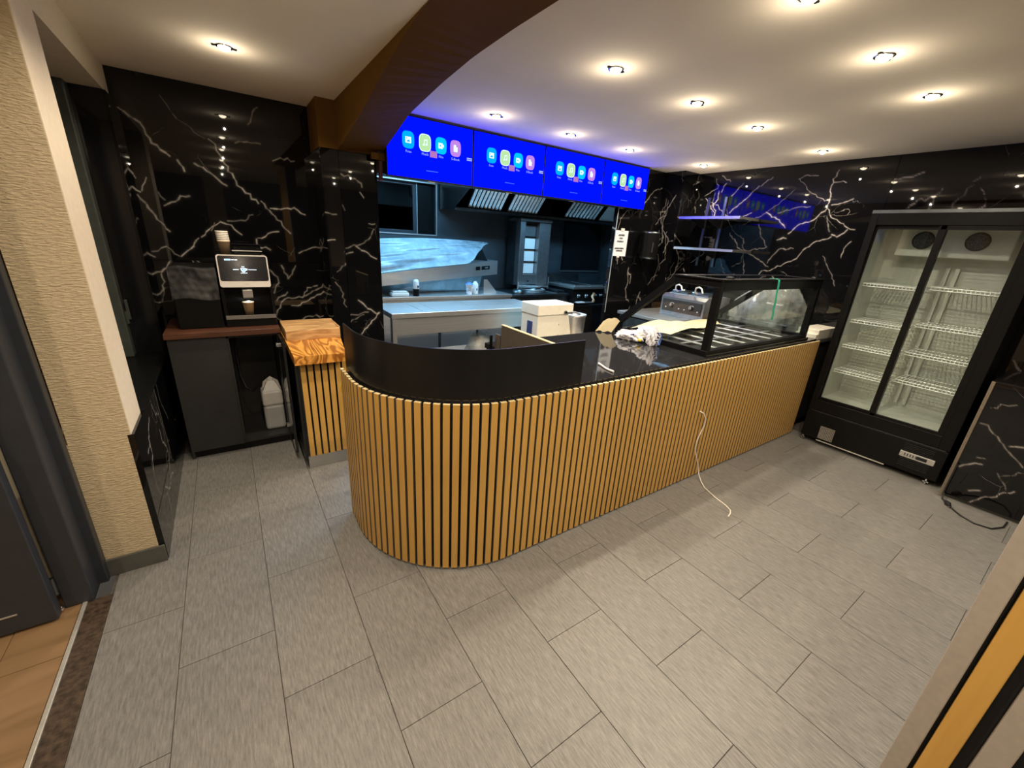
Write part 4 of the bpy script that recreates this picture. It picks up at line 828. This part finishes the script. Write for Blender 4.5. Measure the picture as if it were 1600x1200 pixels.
part('top_rim', MB().lathe((4.99, 3.03, 1.91), [(.114,0),(.114,.012),(.09,.022)], 'steel_dark', 32), dp); part('bottom_rim', MB().lathe((4.99, 3.03, 1.592), [(.085,0),(.114,.014),(.114,.028)], 'steel_dark', 32), dp)
part('window_slot', MB().box(4.93, 4.945, 2.925, 2.94, 1.68, 1.80, 'steel_dark'), dp); part('mounting_plate', MB().box(4.93, 5.05, 3.12, 3.149, 1.65, 1.88, 'black'), dp)
pn = thing('paper_notice', 'white printed notice taped to the marble wall end beside the kitchen opening', 'notice', (4.575, 3.145, 1.612))
part('sheet', MB().sheet(lambda u, v: (4.452+.24*u, 3.147-.004*math.sin(3.1*u)*(1-v), 1.612+.306*v), 8, 6, 'paper'), pn)
part('tape_piece', MB().box(4.545, 4.61, 3.1415, 3.143, 1.912, 1.945, 'white_plastic').box(4.53, 4.575, 3.1415, 3.143, 1.595, 1.62, 'white_plastic'), pn)
# printed lines too blurred to read: grey word shapes of the same lengths
for u0, u1, v in ((.27, .72, .83), (.33, .62, .71), (.20, .70, .585), (.10, .76, .31), (.20, .68, .215)):
    x = u0; k = 0; ls = MB()
    while x < u1-.02:
        w_ = .025+.04*hash1(v*10, k); xx = min(x+w_, u1); hh = .006+.004*hash1(k, v); ls.box(4.452+.24*x, 4.452+.24*xx, 3.1405, 3.1415, 1.612+.306*v-hh, 1.612+.306*v+hh*(.6+.5*hash1(k, 2)), 'ink'); x = xx+.008; k += 1
    o = part('printed_line', ls, pn); o['kind'] = 'stuff'
# ------------------------------------------------------------------ kitchen seen through the opening
wt = thing('work_table', 'stainless work table with deep apron just behind the kitchen opening', 'table', (2.6, 3.62, 0))
part('top', MB().box(1.66, 3.55, 3.30, 3.95, .93, .98, 'steel', .003), wt)
part('apron', MB().box(1.70, 3.53, 3.315, 3.33, .755, .929, 'steel', .001), wt)
for x in (1.667, 3.495): 
    for y in (3.306, 3.90): part('leg', MB().box(x, x+.045, y, y+.045, 0, .93, 'steel', .003), wt)
part('undershelf', MB().box(1.70, 3.50, 3.34, 3.90, .40, .425, 'steel', .002), wt)
for x in (2.02, 2.17, 2.62, 2.70, 3.18): part('seam_glint', MB().box(x-.006, x+.006, 3.302, 3.945, .980, .9825, 'steel_shiny'), wt)  # bright strips stand in for reflected lines at the lid joints
pb = thing('plastic_bag_of_parts', 'clear plastic bag with small parts on the undershelf of the stainless table', 'bag', (2.82, 3.6, .426))
part('bag_film', MB().sheet(lambda u, v: (2.82+.19*(1-.6*v*v)*math.cos(6.283*u)*(1+.12*math.sin(19*u+7*v)), 3.58+.14*(1-.6*v*v)*math.sin(6.283*u)*(1+.1*math.sin(13*u)), .427+.22*v+.015*math.sin(25*u+9*v)*v), 30, 12, 'film'), pb)
part('carton', MB().box(2.74, 2.90, 3.52, 3.64, .427, .60, 'kraft', .004), pb)
part('blue_tip', MB().box(2.62, 2.68, 3.46, 3.50, .427, .45, 'blue', .004), pb)
cbk = thing('chilled_counter', 'stainless undercounter fridge with doors along the kitchen back wall', 'counter', (2.7, 4.78, 0))
part('top', MB().box(1.56, 3.78, 4.35, 5.19, .94, .98, 'steel', .003), cbk); part('body', MB().box(1.57, 3.77, 4.40, 5.19, .10, .939, 'steel_dark').box(1.6,3.74,4.45,5.15,0,.1,'black'), cbk)
part('front_rail', MB().box(1.57, 3.77, 4.365, 4.399, .895, .939, 'steel_shiny', .004), cbk)
for a, b in ((1.58, 1.985), (2.02, 2.63), (2.67, 3.21), (3.25, 3.745)):
    d = part('door', MB().box(a, b, 4.372, 4.399, .14, .872, 'steel', .006), cbk); part('door_handle', MB().box(a+.03, b-.03, 4.362, 4.3715, .845, .865, 'black', .002), d)
ov = thing('topping_unit', 'long stainless topping unit with small display standing on the chilled counter', 'topping unit', (2.75, 4.6, .981))
A, B = Vector((1.70, 4.365)), Vector((3.76, 4.76)); dirv = (B-A).normalized(); nrm = Vector((-dirv.y, dirv.x))
def oq(t, d, z): p = A+(B-A)*t+nrm*d; return (p.x, p.y, z)
zl = lambda t: 1.097+.126*t
zh = lambda t: 1.238+.182*t
ob = MB().add([oq(0,0,zl(0)),oq(1,0,zl(1)),oq(1,0,zh(1)),oq(0,0,zh(0)),oq(0,.40,zl(0)),oq(1,.40,zl(1)),oq(1,.40,zh(1)),oq(0,.40,zh(0))], [(0,1,2,3),(1,5,6,2),(5,4,7,6),(4,0,3,7),(3,2,6,7),(0,4,5,1)], 'steel')
part('front_casing', ob, ov)
lo = MB().add([oq(0,.17,.982),oq(.9,.17,.982),oq(.9,.10,zl(.9)),oq(0,.10,zl(0)),oq(0,.40,.982),oq(.9,.40,.982),oq(.9,.38,zl(.9)),oq(0,.38,zl(0))], [(0,1,2,3),(1,5,6,2),(5,4,7,6),(4,0,3,7),(3,2,6,7),(0,4,5,1)], 'steel_dark'); part('stand', lo, ov)
dsp = MB(); t0, t1 = .855, .925
for t0, t1 in ((.80, .838), (.852, .925)): dsp.add([oq(t0,-.004,zl(t0)+.085),oq(t1,-.004,zl(t1)+.085),oq(t1,-.004,zl(t1)+.135),oq(t0,-.004,zl(t0)+.135)], [(0,1,2,3)], 'black_gloss')
dsp.add([oq(.88,-.006,zl(.88)+.10),oq(.91,-.006,zl(.91)+.10),oq(.91,-.006,zl(.91)+.12),oq(.88,-.006,zl(.88)+.12)], [(0,1,2,3)], 'ink'); part('display', dsp, ov)
part('glass_guard', MB().add([oq(0,.06,zh(0)),oq(.93,.06,zh(.93)),oq(.93,.22,1.60),oq(0,.22,1.53)], [(0,1,2,3)], 'glass').add([oq(.93,.06,zh(.93)),oq(.93,.38,zh(.93)),oq(.93,.38,1.60),oq(.93,.22,1.60)], [(0,1,2,3)], 'steel_dark').add([oq(0,.22,1.53),oq(.93,.22,1.60),oq(.93,.38,1.60),oq(0,.38,1.53)], [(0,1,2,3)], 'steel'), ov)
def cover(u, v):
    t = u*1.01; e = 1-max(0, (u-.72)/.28); vv = v*(.08+.92*e)
    z = 1.60+.085*math.sin(1.9*u+.2)-.02*(u < .1); base = zh(min(t, 1))+.02
    d = .24-.30*vv+.02*math.sin(5*vv+8*u)
    zz = z+(base-z)*vv**1.15+.007*math.sin(5*u+9*vv)*(vv < .95)
    d -= .022*abs(math.sin(9*vv+3.2*u*(1+.6*vv)))+.012*abs(math.sin(17*vv-4*u))
    return oq(t-.02, d-.012, zz)
solo('plastic_sheet', MB().sheet(cover, 70, 26, 'film'), 'milky plastic sheet draped over the stainless topping unit', 'plastic sheet')
spl = solo('splash_plate', MB().prism([(3.385, .982), (3.60, .982), (3.60, 1.0), (3.44, 1.175), (3.385, 1.175)], 1, 4.50, 4.506, 'steel'), 'slanted steel splash plate at the end of the chilled counter', 'splash plate')
solo('folded_cloth', MB().box(2.02, 2.25, 4.39, 4.51, .982, 1.03, 'white_plastic', .018).box(2.04, 2.23, 4.40, 4.505, 1.03, 1.045, 'white_plastic', .006), 'folded white cloth lying on the chilled counter', 'cloth')
bt = thing('dark_bottle', 'dark bottle with pale upper label standing on the chilled counter', 'bottle', (2.345, 4.415, .981))
part('lower_body', MB().lathe((2.345,4.415,.982), [(.036,0),(.039,.01),(.039,.09)], 'black', 20), bt); part('upper_label', MB().lathe((2.345,4.415,1.072), [(.039,0),(.038,.08),(.028,.11),(.016,.115)], 'white_plastic', 20), bt); part('blue_mark', MB().lathe((2.358,4.377,1.09), [(.012,0),(.012,.025)], 'navy', 8), bt)
pc = thing('printed_cup', 'white printed paper cup with a blue lid on the chilled counter', 'cup', (3.12, 4.44, .981))
part('wall', MB().lathe((3.12,4.44,.982), [(.036,0),(.052,.13),(.055,.133)], 'paper', 22), pc); part('lid', MB().lathe((3.12,4.44,1.115), [(.054,0),(.05,.012),(.03,.02),(.028,.03)], 'blue', 20), pc)
pr_ = MB()
for i in range(9): a = 3.3+hash1(i)*2.6; z = .995+.08*hash1(i, 2); r_ = .036+.016*(z-.982)/.13+.0006; pr_.sheet(lambda u, v: (3.12+r_*math.cos(a+.35*u), 4.44+r_*math.sin(a+.35*u), z+.018*v), 3, 2, 'ink')
part('print', pr_, pc)
wbt = thing('white_bottle', 'white squeeze bottle with a dark mark beside the printed cup', 'bottle', (3.245, 4.50, .981))
part('body', MB().lathe((3.245,4.50,.982), [(.042,0),(.044,.01),(.044,.12),(.036,.145),(.022,.155),(.022,.17)], 'white_plastic', 20), wbt); part('dark_mark', MB().lathe((3.25,4.462,1.03), [(.010,0),(.010,.03)], 'navy', 8), wbt)
# grill line
gb = thing('grill_bench', 'dark steel bench carrying the vertical grill beside the chilled counter', 'bench', (4.36, 4.8, 0))
part('top', MB().box(3.80, 4.915, 4.38, 5.19, .93, .965, 'steel_dark', .003), gb); part('front_panel', MB().box(3.81, 4.905, 4.40, 4.42, .12, .929, 'steel_dark', .002), gb); part('body', MB().box(3.82, 4.90, 4.421, 5.18, .1, .929, 'black').box(3.85,4.87,4.45,5.15,0,.1,'black'), gb)
for k in range(2): part('top_bar', MB().box(4.60+k*.06, 4.612+k*.06, 4.40, 4.85, .9655, .972, 'steel'), gb)
kb = thing('vertical_grill', 'tall vertical rotisserie grill with four ceramic burner plates on the dark bench', 'grill', (4.42, 4.85, .966))
part('back_box', MB().box(4.14, 4.70, 4.86, 5.10, 1.05, 2.02, 'steel_dark', .006), kb)
for a, b in ((4.13, 4.225), (4.49, 4.71)): part('side_panel', MB().box(a, b, 4.74, 4.86, 1.06, 2.0, 'steel_mid', .006), kb)
part('top_cap', MB().box(4.12, 4.72, 4.72, 5.08, 2.0, 2.05, 'steel_mid', .012), kb)
for i, z in enumerate((1.235, 1.42, 1.605, 1.79)):
    part('burner_plate', MB().box(4.23, 4.485, 4.83, 4.86, z, z+.165, 'white_plastic' if i < 3 else 'steel_mid', .004), kb, 'ceramic burner plate')  # dimness of the topmost plate is put into a darker material
    part('burner_bar', MB().box(4.228, 4.487, 4.815, 4.83, z+.167, z+.178, 'black'), kb)
part('lower_panel', MB().box(4.20, 4.60, 4.76, 4.86, 1.07, 1.225, 'steel_mid', .004).lathe((4.33,4.755,1.12), [(.012,0),(.012,-.02)], 'black', 12, axis=1), kb)
part('drip_pan', MB().lathe((4.36, 4.66, .968), [(.19,0),(.21,.045),(.21,.05),(.20,.05),(.18,.012)], 'steel', 32).lathe((4.02, 4.56, .968), [(.10,0),(.10,.03),(.05,.06)], 'steel_dark', 24).tube([(4.02,4.56,1.02),(4.02,4.56,1.13)], .012, 'steel', 10), kb)
part('carriage', MB().tube([(4.15,4.62,1.07),(4.40,4.58,1.075),(4.66,4.62,1.07)], .008, 'chrome', 8).box(4.12, 4.70, 4.68, 4.74, 1.03, 1.06, 'steel', .004), kb)
sb = thing('griddle_splash', 'steel griddle with back splash between the vertical grill and the range', 'griddle', (4.82, 5.0, .966))
part('plate', MB().box(4.74, 4.91, 4.5, 5.1, .9665, 1.0, 'steel_dark', .004), sb)
part('splash', MB().box(4.74, 4.758, 4.75, 5.12, 1.0, 1.19, 'steel').box(4.758, 5.35, 5.10, 5.12, 1.0, 1.19, 'steel_dark'), sb)
rg = thing('gas_range', 'dark gas range with steel top and round knobs at the end of the kitchen', 'range', (5.28, 4.7, 0))
part('body', MB().box(4.925, 5.66, 4.32, 5.05, .06, 1.04, 'black', .004).box(4.95,5.63,4.35,5.0,0,.06,'black'), rg)
part('top', MB().box(4.92, 5.665, 4.30, 5.06, 1.041, 1.075, 'steel', .003), rg)
for x in (5.0, 5.34): part('pan', MB().box(x, x+.29, 4.36, 4.86, 1.076, 1.10, 'steel_shiny', .004).box(x+.02, x+.27, 4.38, 4.84, 1.10, 1.104, 'steel_dark'), rg)
part('back_guard', MB().box(4.925, 5.66, 5.02, 5.05, 1.076, 1.22, 'steel_dark', .002), rg)
for x in (5.05, 5.22, 5.42, 5.55): part('knob', MB().lathe((x, 4.319, .93), [(.03,0),(.03,-.008),(.022,-.01),(.020,-.03)], 'steel_dark', 18, axis=1).box(x-.004,x+.004,4.283,4.289,.935,.955,'white_plastic'), rg)
part('oven_door', MB().box(4.95, 5.64, 4.305, 4.319, .15, .80, 'black_gloss', .003), rg); part('oven_handle', MB().tube([(4.98,4.28,.785),(5.6,4.28,.785)], .012, 'steel_dark', 10).box(4.98,5.0,4.28,4.305,.775,.795,'steel_dark').box(5.58,5.6,4.28,4.305,.775,.795,'steel_dark'), rg)
part('tray_ledge', MB().box(4.95, 5.30, 4.20, 4.304, .832, .838, 'steel', .001).box(4.97,5.12,4.22,4.29,.838,.848,'white_plastic',.003), rg)
solo('oven_glove', MB().sheet(lambda u, v: (5.318+.06*u+.012*math.sin(9*v), 4.278-.012*math.sin(3*u)-.01*math.sin(7*v), .84+.15*v-.02*u*u), 8, 10, 'kraft'), 'beige oven glove hanging at the front of the gas range', 'glove')
# door-sized dark pane on the back wall
wd3 = struct('window_3', MB().box(5.37, 6.31, 5.18, 5.20, 1.235, 1.262, 'steel').box(6.285, 6.31, 5.18, 5.20, 1.262, 2.12, 'steel_dark').box(5.37, 5.395, 5.18, 5.20, 1.262, 2.12, 'black').box(5.37, 6.31, 5.18, 5.20, 2.09, 2.12, 'black'))
struct('window_pane', MB().box(5.395, 6.285, 5.19, 5.196, 1.262, 2.09, 'black_gloss'), wd3)
hd = thing('extractor_hood', 'long black extractor hood with slatted grease filters over the grill line', 'hood', (4.5, 4.7, 2.06))
part('canopy', MB().box(3.0, 6.2, 4.28, 4.32, 2.30, CEIL-.002, 'black').prism([(4.32,2.60),(5.19,2.60),(5.19,CEIL-.002),(4.32,CEIL-.002)], 0, 3.0, 6.2, 'black').prism([(4.28,2.30),(4.75,2.07),(5.19,2.07),(5.19,2.60),(4.28,2.60)], 0, 3.0, 3.02, 'black').box(3.02, 6.2, 4.86, 5.19, 2.11, 2.6, 'black'), hd)
part('gutter', MB().box(3.02, 6.2, 4.70, 4.86, 2.065, 2.10, 'steel_dark', .006), hd)
for x0, x1 in ((3.22, 3.76), (3.86, 4.40), (4.94, 5.60), (5.70, 6.16)):
    f = part('grease_filter', MB().add([(x0,4.755,2.108),(x1,4.755,2.108),(x1,4.335,2.56),(x0,4.335,2.56)], [(0,1,2,3)], 'black'), hd)
    for i in range(9):
        x = x0+.03+(x1-x0-.06)*i/8
        part('filter_slat', MB().add([(x-.017,4.735,2.113),(x+.012,4.715,2.110),(x+.012,4.305,2.548),(x-.017,4.325,2.555),(x-.017,4.745,2.13),(x+.012,4.725,2.125),(x+.012,4.325,2.565),(x-.017,4.335,2.57)], [(0,1,2,3),(4,7,6,5),(0,4,5,1),(1,5,6,2),(2,6,7,3),(3,7,4,0)], 'steel'), f)
part('lamp_housing', MB().lathe((4.5, 4.5, 2.36), [(.06,0),(.06,.10),(.05,.13)], 'steel_dark', 20).box(4.47,4.53,4.47,4.53,2.46,2.6,'black'), hd)
# spiral dough mixer
mx_ = thing('dough_mixer', 'white spiral dough mixer with steel bowl and wire guard behind the counter', 'mixer', (3.4, 2.95, .62))
part('head', MB().box(3.075, 3.575, 2.80, 3.12, .975, 1.095, 'white', .010), mx_)
part('column', MB().prism([(3.085, .66), (3.60, .66), (3.515, .974), (3.085, .974)], 1, 2.81, 3.11, 'white'), mx_)
part('foot', MB().box(3.07, 3.86, 2.76, 3.14, .62, .662, 'white', .008), mx_)
part('vent_slots', MB().box(3.078, 3.0845, 2.90, 2.99, .74, .90, 'navy').box(3.078,3.0845,2.88,2.90,.72,.75,'navy'), mx_)
bw = part('bowl', MB().lathe((3.725, 2.93, .664), [(.105,0),(.118,.02),(.128,.262),(.136,.268),(.136,.276),(.122,.276),(.112,.03)], 'steel', 40), mx_)
g = MB()
for i in range(11):
    y = 2.93-.12+.024*i; h = math.sqrt(max(0, .132**2-(y-2.93)**2)); g.tube([(3.725-h, y, .947), (3.725, y, .962), (3.725+h, y, .947)], .0035, 'steel_shiny', 5)
for k in (-.06, .06): g.tube([(3.725+k, 2.80, .955), (3.725+k, 3.05, .955)], .0035, 'steel_shiny', 5)
g.tube([(3.725+.134*math.cos(a*.2618), 2.93+.134*math.sin(a*.2618), .946) for a in range(25)], .006, 'steel_shiny', 6, caps=False); part('wire_guard', g, mx_)
part('guard_arm', MB().tube([(3.455, 2.792, 1.005), (3.60, 2.79, 1.0), (3.70, 2.82, .965)], .010, 'steel', 10).lathe((3.455, 2.80, 1.005), [(.018,0),(.018,-.02)], 'steel_dark', 14, axis=1), mx_)
for z in (.87, .75): part('screw', MB().lathe((3.385, 2.81, z), [(.008,0),(.006,-.005)], 'steel', 10, axis=1), mx_)
st = thing('mixer_stand', 'low steel stand under the white dough mixer', 'stand', (3.45, 2.95, 0))
part('top', MB().box(3.05, 3.88, 2.72, 3.16, .595, .619, 'steel', .003), st)
for x in (3.06, 3.83):
    for y in (2.73, 3.11): part('leg', MB().box(x, x+.04, y, y+.04, 0, .595, 'steel_dark', .002), st)
# ------------------------------------------------------------------ lamps
def downlight(x, y, label, first=[None]):
    loc = (x, y, CEIL)
    if first[0] is None:
        t = thing('ceiling_spotlight', label, 'spotlight', loc, 'recessed ceiling spotlights')
        part('trim_ring', MB().lathe((x, y, CEIL), [(.044,-.0002),(.044,-.004),(.036,-.007),(.031,-.004),(.031,-.0005)], 'chrome', 28), t)
        part('lens', MB().lathe((x, y, CEIL), [(.030,-.0006),(.029,-.008),(.022,-.017),(.012,-.022),(.003,-.0235)], 'lens', 24), t)
        part('spring_clip', MB().box(x-.060, x-.042, y-.009, y+.009, CEIL-.007, CEIL-.001, 'black', .002).box(x+.042, x+.060, y-.009, y+.009, CEIL-.007, CEIL-.001, 'black', .002), t)
        ld = D.lights.new('spot_beam', 'SPOT'); ld.energy = SPOT_W; ld.color = SPOT_COL; ld.spot_size = math.radians(152); ld.spot_blend = .5; ld.shadow_soft_size = .028
        lo_ = D.objects.new('spot_beam', ld); COL.objects.link(lo_); lo_.parent = t; lo_.location = (0, 0, -.03)
        hl = D.lights.new('ceiling_fill', 'POINT'); hl.energy = SPOT_W*.024; hl.color = SPOT_COL; hl.shadow_soft_size = .008
        ho = D.objects.new('ceiling_fill', hl); COL.objects.link(ho); ho.parent = t; ho.location = (0, 0, -.11)  # bare point light added below each lens to brighten the ceiling
        first[0] = t; return t
    return dup(first[0], loc, label)
for x, y, l in ((.553, 2.60, 'recessed spotlight in the low beige ceiling over the coffee machine'),
    (2.34, .37, 'front row ceiling spotlight at the picture top, nearest the brown arch'),
    (3.115, .36, 'recessed spotlight at the front of the ceiling, middle one between the arch and the fridge'),
    (3.90, .35, 'recessed spotlight at the front of the ceiling, the one nearest the drinks fridge'),
    (2.33, 1.325, 'recessed spotlight over the granite top beside the curved shield'),
    (3.12, 1.34, 'recessed spotlight above the end of the display case that faces the shield'),
    (3.93, 1.35, 'recessed spotlight above the middle of the display case'),
    (5.04, 1.32, 'recessed spotlight close to the marble wall above the far end of the display case'),
    (5.055, 2.51, 'small recessed spotlight in the corner above the two steel wall shelves'),
    (2.34, 2.60, 'recessed spotlight in front of the second blue screen, nearest the arch'),
    (3.133, 2.605, 'recessed spotlight in front of the third blue screen, middle of the three by the screens'),
    (3.937, 2.62, 'recessed spotlight in front of the last blue screen, third of those by the screens'),
    (.553, 1.36, 'recessed spotlight overhead at the passage beside the plaster pillar'),
    (.553, .32, 'recessed spotlight overhead by the entrance door'),
    (.553, -.93, 'recessed spotlight behind the viewer, first row'), (.553, -2.2, 'recessed spotlight behind the viewer, last of its row'),
    (2.34, -.93, 'added unseen spotlight behind the slatted partition'),  # lamp added out of view to brighten the near floor
    (2.34, -2.2, 'added unseen spotlight further back behind the slatted partition'), (3.93, -2.2, 'added unseen spotlight behind the viewer on the ledge side'),  # two lamps added out of view to raise the ceiling light
    (-1.25, .3, 'recessed spotlight over the wooden hall floor')):
    downlight(x, y, l)
for i, (x, y, l) in enumerate(((2.45, 4.12, 'cool white strip lamp on the kitchen ceiling over the chilled counter'), (4.35, 3.85, 'cool white strip lamp on the kitchen ceiling before the hood'))):
    t = thing('strip_lamp', l, 'lamp', (x, y, CEIL-.07)); OFF[t.name] = (x, y, CEIL-.07)
    part('housing', MB().box(x-.62, x+.62, y-.06, y+.06, CEIL-.03, CEIL-.001, 'white_plastic', .004), t)
    part('diffuser', MB().box(x-.60, x+.60, y-.05, y+.05, CEIL-.06, CEIL-.0305, 'kitchen_lens', .004), t)
    ld = D.lights.new('strip_light', 'AREA'); ld.shape = 'RECTANGLE'; ld.size = 1.2; ld.size_y = .1; ld.energy = KITCHEN_W; ld.color = KITCHEN_COL
    o = D.objects.new('strip_light', ld); COL.objects.link(o); o.parent = t; o.location = (0, 0, .004)
